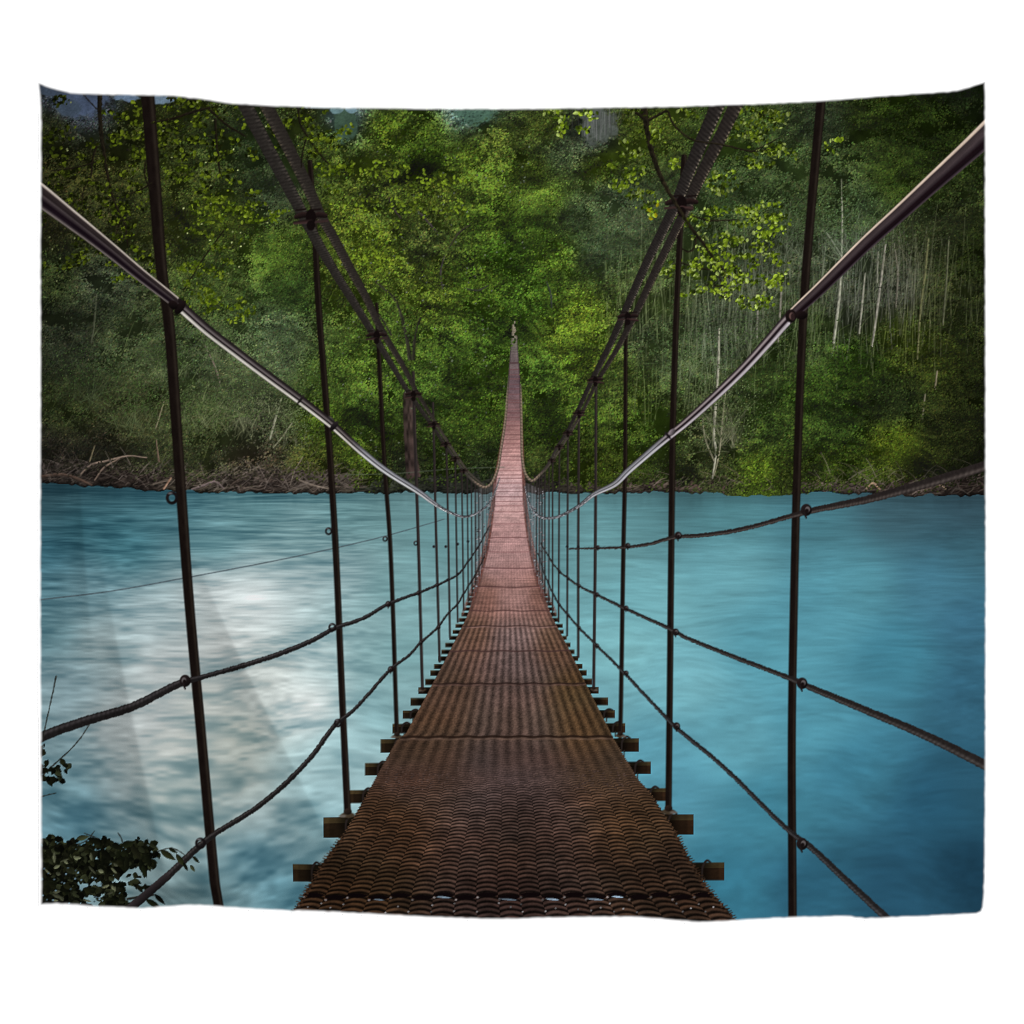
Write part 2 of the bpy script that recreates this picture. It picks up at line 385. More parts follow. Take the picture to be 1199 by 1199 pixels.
# feathery half-bare shrubs of the far bank
for cx, cy, hh, n_, c in [(322,480,74,90,(112,120,88)),(285,505,56,70,(104,108,80)),(345,520,40,44,(112,112,90)),(235,500,50,60,(92,98,70)),(160,500,60,60,(78,88,58)),(100,470,60,44,(66,76,52)),(200,440,50,44,(84,94,62)),(258,420,46,44,(98,108,76)),
                          (850,520,70,60,(112,112,90)),(880,420,60,50,(90,98,74)),(800,440,60,40,(92,104,78)),(985,300,70,60,(96,108,86)),(930,300,60,40,(84,92,74)),(1050,310,60,40,(84,84,66))]:
    for _ in range(n_):
        a = rng.normal(-1.57, .55); l = hh * rng.uniform(.35, 1.); x0 = cx + rng.normal(0, 12); y0 = cy + rng.normal(0, 6)
        b_ = rng.normal(0, .25)
        trunk([(x0, y0, .9), (x0 + .5 * l * math.cos(a), y0 + .5 * l * math.sin(a), .7), (x0 + l * math.cos(a + b_), y0 + l * math.sin(a + b_), .4)], np.array(c) * rng.uniform(.7, 1.22), alpha=rng.uniform(.25, .7), brk=(.15, .5))
    m_ = n_ * 9
    t_ = rng.normal(-1.57, .6, m_); q_ = hh * rng.uniform(.3, 1.1, m_)
    dabs(cx + q_ * np.cos(t_) * 1.1, cy + q_ * np.sin(t_), .95, .6, rng.normal(0, 1, m_), rgb(*c) * rng.uniform(.5, 1.12, (m_, 1)) * np.array([.86, 1., .78], np.float32), P_FOREST)

def crown(spec, n, leaf=1.25, gain=1.06, contrast=1.12, label=None, shape=1.):
    """one tree crown: boughs inside a few overlapping ellipses"""
    pid = part('tree_crown', P_FOREST, label)
    xs, ys, rs, gs = [], [], [], []
    area = sum(rx * ry for _, _, rx, ry in spec)
    for cx, cy, rx, ry in spec:
        m = max(2, int(n * rx * ry / area))
        t = rng.random(m) * 6.283; q = np.sqrt(rng.random(m))
        xs.append(cx + rx * q * np.cos(t)); ys.append(cy + ry * q * np.sin(t)); rs.append(rng.uniform(8, 17, m)); gs.append(1 + shape * (-.24 * q * np.sin(t) - .10 * q * np.cos(t) + .05 - .10 * (q > .86)))
    x, y, r = np.concatenate(xs), np.concatenate(ys), np.concatenate(rs)
    g = np.concatenate(gs); o = np.argsort(y + rng.normal(0, 16, len(y)))
    foliage(x[o], y[o], r[o], leaf=leaf, gain=gain, contrast=contrast, pid=pid, bgain=g[o])
crown([(640,245,34,50),(618,270,24,60)], 70, 1.05, gain=.9, contrast=.9, shape=.6)
crown([(320,330,34,60),(335,290,22,34)], 60, 1.05, contrast=.8)
crown([(460,180,66,52),(520,160,52,34),(500,250,100,70),(440,270,60,60),(560,300,50,110),(480,340,90,70),(575,220,40,70)], 230, 1.3, shape=1.7)
crown([(660,330,48,40),(690,385,36,30),(655,410,40,26),(640,470,34,50),(680,470,40,40),(720,440,20,40)], 130, 1.2, gain=1., shape=1.3)
crown([(440,440,50,50),(540,430,56,60),(500,500,90,46),(420,510,36,40)], 130, 1.25)
crown([(325,400,36,26),(300,440,50,36)], 60, 1.0, gain=1.12, contrast=.8)
crown([(990,440,44,34),(940,480,40,50),(985,510,50,50)], 110, 1.2, contrast=1.1)
crown([(1050,522,26,24)], 22, 1.0, gain=1.1, contrast=.7)
crown([(890,548,34,26),(905,520,24,24)], 36, 1.25, gain=1.12)
crown([(390,505,26,30)], 22, 1.1)
crown([(1130,440,30,60),(1110,510,50,46)], 70, 1.1, gain=.95)

# boughs and trunk seen inside the big crown
for pts, c in [
    ([(478,462,12),(479,500,13),(481,530,14),(484,556,17)], (58,46,44)),
    ([(480,420,5),(476,395,4),(470,370,3.4),(462,350,2.6),(440,330,1.8)], (44,42,36)),
    ([(484,420,4),(486,395,3),(492,372,2)], (40,38,32)),
    ([(455,232,1.4),(462,246,2),(470,256,1.6)], (52,44,46)), ([(492,250,2),(503,262,2.2),(512,272,1.4)], (60,52,56)),
    ([(526,290,1.4),(538,272,2),(552,262,1.4)], (50,46,40)), ([(545,338,1.6),(560,340,2),(572,334,1.4)], (50,50,46)),
    ([(430,358,1.4),(446,372,2),(458,392,2.4)], (46,44,38)), ([(520,300,1.4),(516,318,2),(518,338,1.6)], (56,50,54)),
    ([(640,330,1.2),(645,345,2),(646,360,1.6)], (48,50,52))]:
    c0 = rgb(*c)
    stroke(pts, lambda u, s, x, y, w, c0=c0: c0 * (1 - .3 * u + .9 * (lat(u * 3, s / 9., 35) - .5))[:, None], TRUNK(), alpha=.92, soft=.6, rough=.5)
foliage(*boughs(120, 400, 600, 250, 470, 5, 10), leaf=1.15, density=.6, gain=1.1)
x = rng.uniform(400, 620, 160); y = rng.uniform(170, 540, 160)
dabs(x, y, 1.3, .8, rng.normal(0, 1, 160), rgb(104, 114, 92) * rng.uniform(.6, 1.05, (160, 1)))
# nearer spray of yellow leaves in front of the big crown
x = np.concatenate([rng.normal(a, 16, 34) for a, b in [(435,196),(465,200),(500,212),(530,214),(430,240),(445,268),(425,300),(450,306),(520,245),(480,240)]])
y = np.concatenate([rng.normal(b, 6, 34) for a, b in [(435,196),(465,200),(500,212),(530,214),(430,240),(445,268),(425,300),(450,306),(520,245),(480,240)]])
dabs(x, y, rng.uniform(1.6, 3.2, len(x)), rng.uniform(1., 1.8, len(x)), rng.normal(.6, .7, len(x)),
     np.clip(rgb(88, 106, 28) * rng.uniform(.5, 1.4, (len(x), 1)), 0, 1), P_FOREST, rib=.25, tip=.3)

# ------------------------------------------------------------------ riverbank
bank_top = np.interp(PX[0], [36,60,120,170,230,300,400,420,480,590,640,700,740,850,880,920,940,1000,1080,1164],
                     [532,538,541,545,552,548,553,568,560,556,560,570,566,566,580,578,570,566,566,556])
bank_top = bank_top + np.interp(PX[0], [300, 360], [5, 0])
bt = bank_top + (lat(PX[0] / 6, 1, 5) - .5) * 12
m = (FY > bt[None]) & (FY < shore[None])
j0, j1 = (520 - Y0) * S, (590 - Y0) * S
mm = m[j0:j1]; x, y = FX[j0:j1], FY[j0:j1]
nb = fbm(x, y, 7, 40, 4, stretch=1.6)
bc = field([(60,555,58,48,42),(150,560,54,42,36),(230,560,66,58,42),(300,560,66,52,44),(380,560,78,66,54),(450,566,52,58,40),(540,566,46,50,38),(620,566,52,48,38),(700,572,74,64,48),(760,572,84,66,54),(850,574,92,68,56),(960,574,66,56,46),(1060,572,74,58,48),(1140,570,52,38,32)])(x, y)
bc = bc + (bc.mean(-1, keepdims=True) - bc) * .35
nb = .6 * nb + .4 * lat(x / 2.2, y / 1.3, 44)
C[j0:j1][mm] = (bc * (.15 + 1.45 * nb ** 1.3)[..., None] * (1 - .5 * smooth(4, 0, shore[None] - y))[..., None])[mm]
ID[j0:j1][mm] = P_BANK
for _ in range(1100):                     # driftwood, roots and twigs along the waterline
    x = rng.uniform(48, 420) if rng.random() < .62 else rng.uniform(720, 1150)
    b = float(np.interp(x, PX[0], shore)); t = float(np.interp(x, PX[0], bank_top))
    y = rng.uniform(t - 2, b - 1); l = rng.uniform(5, 26); a = rng.normal(0, .5)
    c = rgb(*[(116, 102, 92), (84, 72, 64), (104, 96, 84), (38, 31, 27), (22, 18, 16)][rng.integers(5)]) * rng.uniform(.7, 1.15)
    if x < 150 or x > 1080: c = c * .75
    y2 = min(y - l * math.sin(abs(a)), b - 1)
    w_ = rng.choice([.5, .7, .9], p=[.5, .3, .2]); a = a * 1.5
    stroke([(x, y, w_), (x + l * .5, (y + y2) / 2 - rng.uniform(-2, 3), w_ * 1.15), (x + l * math.cos(a), y2, w_ * .6)], c, P_BANK, alpha=rng.uniform(.5, .95), soft=.5)
for pts, c in [([(46,558,3),(75,556,3.4),(95,562,3.4),(108,568,2)], (72,58,50)), ([(95,556,1.6),(108,544,2),(125,540,2.2),(150,534,1.8),(172,536,1.2)], (120,104,92)),
               ([(112,562,1.6),(122,548,2),(140,537,1.8)], (112,96,84)), ([(225,573,2.2),(240,568,2.6),(252,564,2.6),(262,572,1.4)], (112,98,96)),
               ([(340,568,1.2),(346,550,1.4),(355,535,1)], (110,100,90)), ([(350,562,1.8),(365,568,2.2),(388,573,1.8)], (118,106,94)),
               ([(200,560,2),(192,572,2.4)], (150,120,100)), ([(1060,572,1.4),(1085,569,2),(1100,568,2),(1108,573,1.4)], (128,108,90)), ([(962,566,1.6),(975,568,1.8)], (120,106,92)),
               ([(1015,572,2),(1022,566,2.4),(1030,573,1.6)], (150,124,100))]:
    c0 = rgb(*c)
    stroke(pts, lambda u, s, x, y, w, c0=c0: c0 * (1 - .35 * u[:, None] + .4 * (lat(s / 3, u, 36)[:, None] - .5)), P_BANK, soft=.5)
for _ in range(260):                     # pale snags leaning out of the tangle
    x = rng.uniform(48, 420) if rng.random() < .75 else rng.uniform(960, 1150)
    y = float(np.interp(x, PX[0], shore)) - rng.uniform(1, 24); l = rng.uniform(8, 30); a = rng.choice([-1, 1]) * rng.uniform(.15, 1.2) + (math.pi if rng.random() < .5 else 0)
    c = rgb(126, 114, 106) * rng.uniform(.5, 1.1) * (.8 if x < 120 or x > 1080 else 1)
    x2, y2 = x + l * math.cos(a), y - abs(l * math.sin(a))
    stroke([(x, y, .8), ((x + x2) / 2, (y + y2) / 2 - rng.uniform(0, 4), .7), (x2, y2, .4)], c, P_BANK, alpha=rng.uniform(.4, .85), soft=.5)
xs = rng.uniform(40, 1160, 1500); ys = np.interp(xs, PX[0], bank_top) + rng.normal(1, 5, 1500)
col = tint(FF(xs, ys - 14), np.clip(rng.normal(1., .3, 1500), .3, 1.8))
ok = ys < np.interp(xs, PX[0], shore) - 1
dabs(xs[ok], ys[ok], 1.4, .9, rng.normal(0, 1, ok.sum()), col[ok], P_FOREST)
xs = rng.normal(880, 34, 900); ys = np.interp(xs, PX[0], shore) - np.abs(rng.normal(0, 7, 900)) + 2     # green shrubs reaching the water
dabs(xs, ys, 1.4, .9, rng.normal(0, 1, 900), tint(FF(xs, ys - 16), np.clip(rng.normal(1.05, .32, 900), .3, 1.9)), P_FOREST)

# ------------------------------------------------------------------ river
RIVER = [
 (60,580,46,78,90),(100,580,50,86,98),(100,610,52,104,120),(60,650,46,98,118),(150,640,56,112,128),(200,600,64,112,126),(300,600,88,134,144),(400,600,98,142,150),(450,600,104,148,155),
 (520,625,104,152,160),(250,640,92,142,154),(350,640,120,160,168),(60,690,84,130,146),(100,690,112,150,164),(60,740,96,140,154),(120,750,152,172,178),(180,720,164,186,194),
 (250,690,196,204,208),(300,700,214,222,226),(350,680,180,198,204),(400,680,150,180,188),(460,690,116,164,172),(200,780,184,192,196),(180,840,176,184,188),(320,790,182,190,190),
 (270,760,196,202,204),(375,770,182,204,210),(362,826,228,232,234),(430,770,136,178,186),(430,730,138,176,184),(470,760,122,172,180),(80,800,128,158,170),(140,850,162,172,176),
 (205,870,206,210,208),(240,820,200,206,204),(285,865,190,196,190),(290,910,176,184,180),(70,870,124,156,168),(80,930,112,152,166),(90,955,78,130,152),(150,920,146,164,170),(200,930,202,208,204),(250,960,176,190,190),
 (150,975,116,150,162),(300,950,164,182,186),(345,905,150,184,192),(300,1000,118,162,178),(305,1005,92,142,162),(270,1040,110,148,160),(330,1040,88,142,162),(230,1040,96,126,134),(380,930,150,186,196),(370,960,120,166,180),(400,870,150,190,200),(340,970,150,178,186),
 (440,830,130,176,186),(200,1010,130,154,160),
 (640,620,92,138,146),(700,640,108,164,174),(750,600,90,142,152),(850,600,78,134,146),(950,620,68,122,138),(1050,595,58,92,106),(1130,605,50,78,92),(1130,640,54,98,116),(850,660,104,170,186),(750,700,118,186,200),
 (800,585,66,110,120),(1000,680,82,150,170),(1100,680,66,124,150),(1140,730,54,106,134),(900,760,86,160,182),(800,800,118,186,203),(720,760,124,188,200),(1050,770,62,132,158),(1140,810,48,100,128),
 (860,860,98,172,194),(760,880,92,164,188),(780,930,80,150,176),(900,950,62,134,160),(1000,900,58,126,154),(1100,940,38,92,122),(1140,1020,26,64,88),(850,1040,52,122,150),(950,1040,42,98,126),
 (1050,1040,36,84,112),(690,830,116,178,194),(950,850,78,150,174),(960,720,82,152,174),(1140,920,40,88,114)]
RF0 = field(RIVER, soft=36.)
def RF(x, y):
    c = RF0(x, y); g = c.mean(-1, keepdims=True)
    return (c + (g - c) * .09) * np.array([.95, .95, .93], np.float32)
q0 = (560 - Y0) * S
x, y = FX[q0:], FY[q0:]
m = y > shore[None]
rc = RF(x, y)
depth = (y - 545.) / 100.
v = np.log(depth + .12) * 22.            # streaks get coarser towards the viewer
tilt = np.clip(450 - x, 0, 400) / 400 * smooth(880, 1060, y) * .30
wx = x + (lat(x / 90, v / 6, 50) - .5) * 50; vy = v * 1.15 - tilt * x / 16. + (lat(x / 80, v / 5, 51) - .5) * 1.3
near = smooth(600, 1000, y)
st = .40 * lat(wx / (46 + 16 * near), vy * 1.0, 52) + .32 * lat(wx / 26, vy * 2.1, 53) + .28 * lat(wx / 13, vy * 4.3, 54)
big = lat(wx / 120, vy * .33, 55)
left = smooth(520, 360, x)
white = np.clip((rc.mean(-1) - .42) / .4, 0, 1) * left
swirl = left * smooth(840, 960, y) * smooth(400, 300, x * 0 + 350)
lum = 1 + (st - .5) * (.25 + .26 * left * (1 - .35 * white) + .20 * swirl) + (big - .5) * (.07 + .07 * left + .18 * swirl)
lum = lum * (1 - .16 * smooth(20, 0, y - shore[None]))
teal = np.array([.52, .82, .92], np.float32)
k = np.clip(-(lum - 1) * 2.2, 0, 1)[..., None] * left[..., None]
rc = rc * lum[..., None] * (1 - k + k * teal)
rc = rc + np.clip(lum - 1, 0, 1)[..., None] * left[..., None] * .20 * np.array([1.1, .95, .9], np.float32)
C[q0:][m] = np.clip(rc, 0, .91)[m]
ID[q0:][m] = P_RIVER
del rc, st, big, lum, k, wx, vy, v, x, y, m, white, left, tilt, near

# ------------------------------------------------------------------ walkway
DECK_Y = [375,405,440,480,517,557,593,627,640,673,683,723,757,790,800,820,857,865,912,927,970,1005,1040,1067,1085]
DECK_L = [601,598.5,596,593,588.5,581,578.5,573,571.5,563,560.5,547,530,513,507.5,497,477,466,440,432,407,382,361,345,334]
DECK_R = [604,605.5,608,609.2,611,612,613.5,618,620,627.5,630,646,664,680,685,695,714,718,746,760,788,806,828,852,866]
def edge(y):
    return np.interp(y, DECK_Y, DECK_L), np.interp(y, DECK_Y, DECK_R)
DECKC0 = field([(600,1075,40,28,24),(600,1040,44,30,24),(420,1030,48,32,18),(790,1030,44,30,20),(600,1000,54,37,28),(600,960,58,42,34),(450,960,60,40,24),(750,960,58,40,24),(600,935,62,47,41),(600,915,80,63,58),(480,905,72,50,38),(720,905,70,50,34),
               (600,885,70,53,46),(480,880,66,46,32),(600,850,80,60,52),(500,850,80,56,40),(690,850,80,56,34),(600,810,90,68,62),(520,810,86,60,46),(680,810,84,60,36),(600,775,106,80,76),(600,745,122,92,88),(550,740,108,74,58),(655,750,104,72,54),
               (600,700,150,110,106),(565,700,136,88,76),(640,700,132,86,74),(597,660,162,118,116),(597,625,184,132,130),(597,600,202,152,150),(597,570,204,156,156),(598,540,192,142,140),(600,510,166,118,116),(601,480,128,90,92),(602,450,108,80,86),(602,420,108,88,88),(602,395,112,106,88),(602,380,140,130,112)], soft=12.)

def DECKC(x, y):
    c = DECKC0(x, y); g = c.mean(-1, keepdims=True)
    nr = smooth(840, 900, y)[..., None] if np.ndim(y) == 2 else 0
    return (c + (g - c) * .20) * (np.array([.95, .96, .95], np.float32) * (1 - nr) + nr * np.array([1.0, 1.0, 1.04], np.float32))
BEAM = []
# ends of the crossbeams: (y, left end, right end, height)
BEAMS = [(1020,344,848,21),(965,381,812,24),(930,411,780,15),(899,428.5,762,14.5),(872,446.5,748,16),(852,460,732,11),(836,472,720,9.5),(821,481,712,9),(808,490,701,8),(798,498,693,7),(788,504,687,6.5),(780,508.5,682,6),(771,513,677,5.5),(763,517,672.5,5),
         (755,521.5,668,5),(747,526,663.5,4.6),(740,530,660,4.3)]
yb = 733.
while yb > 640:
    l, r = edge(yb); ww = r - l
    BEAMS.append((yb, l - .06 * ww - 1.5, r + .06 * ww + 1.5, .036 * ww + .8)); yb -= max(2.6, .064 * ww)
for yb, xl, xr, h in sorted(BEAMS):
    l, r = edge(yb)
    for a, b, side in ((xl, l + 8, -1), (r - 8, xr, 1)):
        pid = part('crossbeam', P_BRIDGE); BEAM.append(pid)
        i0, i1 = int((a - X0) * S), int((b - X0) * S); j0, j1 = int((yb - h / 2 - Y0) * S), max(int((yb + h / 2 - Y0) * S), int((yb - h / 2 - Y0) * S) + 2)
        xx, yy = FX[j0:j1, i0:i1], FY[j0:j1, i0:i1]
        v = (yy - yb) / h + .5; far = min(1., max(0, (760 - yb) / 120.))
        top = v < .3
        c = np.where(top[..., None], rgb(62, 51, 32), rgb(38, 28, 18) if side < 0 else rgb(46, 31, 20))
        c = c * (1 - far) + rgb(86, 58, 50) * far * (.8 + .4 * top[..., None])
        d_end = (xx - a) if side < 0 else (b - xx)
        c = c * (1 - .25 * np.clip((d_end - .24 * h) / (h * .12), 0, 1) * (1 - .4 * top))[..., None]
        c = c * (.78 + .44 * fbm(xx, yy, 5, 90, 3, stretch=3.))[..., None]
        c = c * (1 - .6 * smooth(h * .5, h * 1.25, d_end))[..., None]
        C[j0:j1, i0:i1] = np.clip(c, 0, 1); ID[j0:j1, i0:i1] = pid
        if h > 9:                        # wire binding round the beam and the bolt under it
            bx = a + h * 1.15 if side < 0 else b - h * 1.15
            stroke([(bx - 2, yb + h * .45, 1.6), (bx - 1, yb - h * .3, 2.4), (bx + 4, yb - h * .62, 2.6), (bx + 8, yb - h * .5, 2)], rgb(36, 30, 28), pid)
            stroke([(bx + 1, yb + h * .4, 1.4), (bx + 1, yb + h * .9, 1.4)], rgb(40, 38, 36), pid)

P_DECK = part('walkway', P_BRIDGE)
j0, j1 = (376 - Y0) * S, H
x, y = FX[j0:j1], FY[j0:j1]
yl = PY[j0:j1, 0]
dl, dr = edge(yl); wd = dr - dl
sp = 5.8 * (wd / 475.) ** 1.6           # pitch of the weave rows
flat_ = 1 - .45 * np.exp(-((yl - 900) / 16.) ** 2)
rows = np.cumsum(1. / (sp * flat_) / S)
Rw = rows[:, None]
u = (x - dl[:, None]) / wd[:, None]
jag = np.where(yl > 860, 1.6 * np.abs(((rows * 1.0) % 1) - .5) * 2 * (wd / 475), .5)[:, None]
m = (x > dl[:, None] - jag * 1.6) & (x < dr[:, None] + jag * 1.6)
# the top end disappears into the leaves
m &= (y > 404 + 8 * (lat(x / 2., y / 3., 91) - .5)) | ((y > 376) & (lat(x / 2.2, y / 3.4, 92) > .55))
NC = 19.
cc = u * NC; ci = np.floor(cc); f = cc - ci
base = DECKC(x, y)
arc = 1 - (2 * f - 1) ** 2
ph = (Rw + .5 * (ci % 2) + .46 * arc) % 1.
bar = smooth(.06, .34, ph) * smooth(.92, .50, ph)
vis = smooth(888, 955, y) + .25 * smooth(855, 890, y) * (1 - smooth(888, 955, y))
gloss = .82 + .36 * lat(x / 9., y / 4., 93)
wear = lat(x / 22., y / 9., 180) * .6 + lat(x / 7., y / 3., 181) * .4
weave = (.34 + .08 * wear + (.92 + .36 * wear) * bar + .24 * (lat(x / 1.3, y / 1.0, 182) - .5) + .14 * smooth(.62, .85, wear)) * gloss * (.86 + .28 * lat(np.floor(Rw + .46 * arc) * 7.3, ci * 3.7, 160))
weave = weave * (1 - .35 * smooth(.86, 1., np.abs(2 * f - 1)) * (1 - bar))
colm = np.cos(2 * np.pi * (cc - .1))
stripe = 1 + .25 * colm * smooth(692, 750, y) * (1 - .75 * smooth(862, 930, y)) + (lat(x / 1.1, y / .9, 94) - .5) * (.20 + .22 * smooth(690, 800, y)) + (lat(x / 6, y / 5, 95) - .5) * .16
rowsfar = 1 + .13 * (lat(x * 0 + .5 + x / 60, Rw * .55, 165) - .5) * 2 * smooth(860, 690, y) + .05 * np.cos(2 * np.pi * cc) * smooth(740, 700, y) * smooth(600, 640, y)
tex = stripe * rowsfar * (1 - vis) + weave * vis
# slow patina: rust and polished patches
pat = fbm(x, y, 60, 96, 3)
base = base * (.86 + .28 * pat)[..., None] * (1 + (lat(x / 40, y / 24, 97) - .5)[..., None] * np.array([.07, .0, -.03], np.float32))
base = base * (1 - .34 * smooth(.86, 1.02, np.abs(2 * u - 1)) * smooth(900, 640, y))[..., None]
C[j0:j1][m] = np.clip(base * tex[..., None], 0, 1)[m]
ID[j0:j1][m] = P_DECK
# side rails of the far stretch: red-brown edge strips
for side in (0, 1):
    pts = []
    for yy_ in (470, 500, 530, 560, 600, 640, 680, 715):
        e = edge(yy_)[side]; w_ = 2.2 + (yy_ - 470) / 245. * 2.2
        pts.append((e + (1 if side else -1) * w_ * .25, yy_, w_))
    stroke(pts, lambda u, s, x, y, w: rgb(100, 60, 52) * (.75 + .55 * lat(s / 2.2, u, 98))[:, None], P_DECK, alpha=lambda s, x, y: .85 * smooth(465, 520, y) * smooth(716, 690, y), soft=.6)
# joints between the mesh panels
def joint(yj, wj, dark, lightc=None, wav=.5):
    l, r = edge(yj)
    xs_ = np.linspace(l, r, int((r - l) / 6) + 3)
    pts = [(a, yj + wav * math.sin(a * 1.3) + 1.2 * ((a - 600) / 120) ** 2 * 0, wj) for a in xs_]
    stroke(pts, rgb(*dark), P_DECK, alpha=.85, soft=.5)
    if lightc is not None:
        stroke([(a, b + wj * 1.0, wj * .8) for a, b, _ in pts], lambda u, s, x, y, w: rgb(*lightc) * (.6 + .7 * lat(x / 5, y, 99))[:, None], P_DECK, alpha=.6, soft=.6)
for yj, wj, dk, lt in [(862,2.6,(34,23,18),(104,82,70)),(800,1.9,(40,28,25),(98,74,68)),(762,1.6,(66,46,44),None),(733,1.3,(64,45,42),(150,118,112)),(715,1.5,(76,52,50),None),(687,1.3,(72,46,46),(150,110,104)),(665,1.2,(92,60,60),(196,150,148)),
                       (646,.9,(128,88,88),None),(630,1.1,(94,60,60),(216,168,166)),(613,.9,(150,106,106),None),(599,1.,(116,76,76),(222,180,178))]:
    joint(yj, wj, dk, lt)
for yj in np.concatenate([np.arange(592, 470, -5.2), np.arange(468, 425, -6)]):
    joint(yj + rng.normal(0, .6), rng.uniform(.6, 1.2), rng.choice([(118,80,80),(140,96,96),(104,68,70)]), None, .15)
joint(425, 1.2, (60, 42, 44), None, .1)
for yj in (907, 918):                    # worn crest of the sagging panel
    l, r = edge(yj)
    xs_ = rng.uniform(l + 10, r - 10, 260)
    dabs(xs_, rng.normal(yj, 6, 260), 1.2, .5, 0., rgb(88, 70, 64) * rng.uniform(.6, 1.05, (260, 1)), P_DECK)
# open seam near the lower edge: dark lens-shaped gaps with glints of water
l, r = edge(1050)
for k in range(19):
    a = l + (r - l) * (k + .5) / 19; w_ = (r - l) / 19
    yo = 1048.5 + (1.6 if k % 2 else -1.2)
    dabs([a], [yo], [w_ * .52], [3.0], [0.], rgb(14, 8, 9), P_DECK)
    if k in (3, 6, 9, 11, 13, 14): dabs([a + rng.normal(0, 2)], [yo + 2.6], [w_ * rng.uniform(.25, .48)], [1.1], [.1], rgb(150, 172, 190) * rng.uniform(.6, 1.05), P_DECK)
    dabs([a - w_ * .45], [yo + 3], [1.7], [1.3], [0.], rgb(150, 140, 138) * rng.uniform(.4, 1.), P_DECK)
for yy_ in (1058, 1063, 1068):
    l, r = edge(yy_)
    for k in range(20):
        if rng.random() < .5: dabs([l + (r - l) * (k + .5 * (int(yy_) % 2)) / 19], [yy_ + rng.normal(0, 1)], [1.3], [1.1], [0.], rgb(150, 146, 146) * rng.uniform(.45, 1.), P_DECK)
for side in (0, 1):                      # wire ends sticking out along the near edges
    for yy_ in np.arange(975, 1080, 2.8):
        e = edge(yy_)[side]; sg = 1 if side else -1
        stroke([(e - sg * 3, yy_ + .6, 1.5), (e + sg * rng.uniform(1.5, 4.5), yy_ - rng.uniform(.5, 2), 1.1)], rgb(66, 46, 32) * rng.uniform(.5, 1.2), P_DECK)
del x, y, u, m, cc, ci, f, base, arc, ph, bar, vis, gloss, weave, colm, stripe, rowsfar, tex, pat, Rw

# ------------------------------------------------------------------ thin wire on the left, netting far off
stroke([(40,703,1.6),(130,692,1.5),(215,677,1.5),(330,655,1.4),(400,640,1.3),(450,628,1.2),(520,608,1.)],
       lambda u, s, x, y, w: rgb(64, 74, 80) * (.8 + .5 * lat(s / 2, u, 101))[:, None], part('wire', P_BRIDGE), alpha=.8)
P_NET = part('side_netting', P_BRIDGE)
for side, (xa, xb) in enumerate(((552, 583), (612, 641))):
    for k in range(26):
        t = k / 25.
        x = xa + (xb - xa) * (t ** .7 if side == 0 else 1 - (1 - t) ** .7 * 1.)
        yb = float(np.interp(x, DECK_L[::-1], DECK_Y[::-1])) if side == 0 else float(np.interp(x, DECK_R, DECK_Y))
        yt = 566 + 10 * abs(t - (.8 if side == 0 else .2))
        if yb - yt < 6: continue
        c = rgb(118, 112, 116) * rng.uniform(.45, 1.2)
        stroke([(x, yt, .9), (x + rng.normal(0, .4), yb, 1.1)], c, P_NET, alpha=rng.uniform(.35, .75))
    for k in range(150):
        x = rng.uniform(xa + 4, xb - 2); y = rng.uniform(575, 690)
        l, r = edge(y)
        if l - 26 < x < l - 1 or r + 1 < x < r + 26:
            dabs([x], [y], [1.], [.8], [0.], rgb(140, 138, 142) * rng.uniform(.3, 1.2), P_NET)
    for dy in (0, 14):
        pts = [(edge(q)[side] + (1 if side else -1) * (2 + (q - 575) * .03), q - dy * .3, 1.4) for q in (560, 585, 610, 640, 670, 700, 720)]
        stroke(pts, lambda u, s, x, y, w: rgb(120, 84, 78) * (.5 + .9 * lat(s / 1.8, u, 102))[:, None], P_NET, alpha=.6)
# cross wires above the far bank
stroke([(405,556,1.2),(470,554,1.2),(530,549,1.3),(590,547,1.2)], rgb(84, 92, 78), P_NET, alpha=.6)

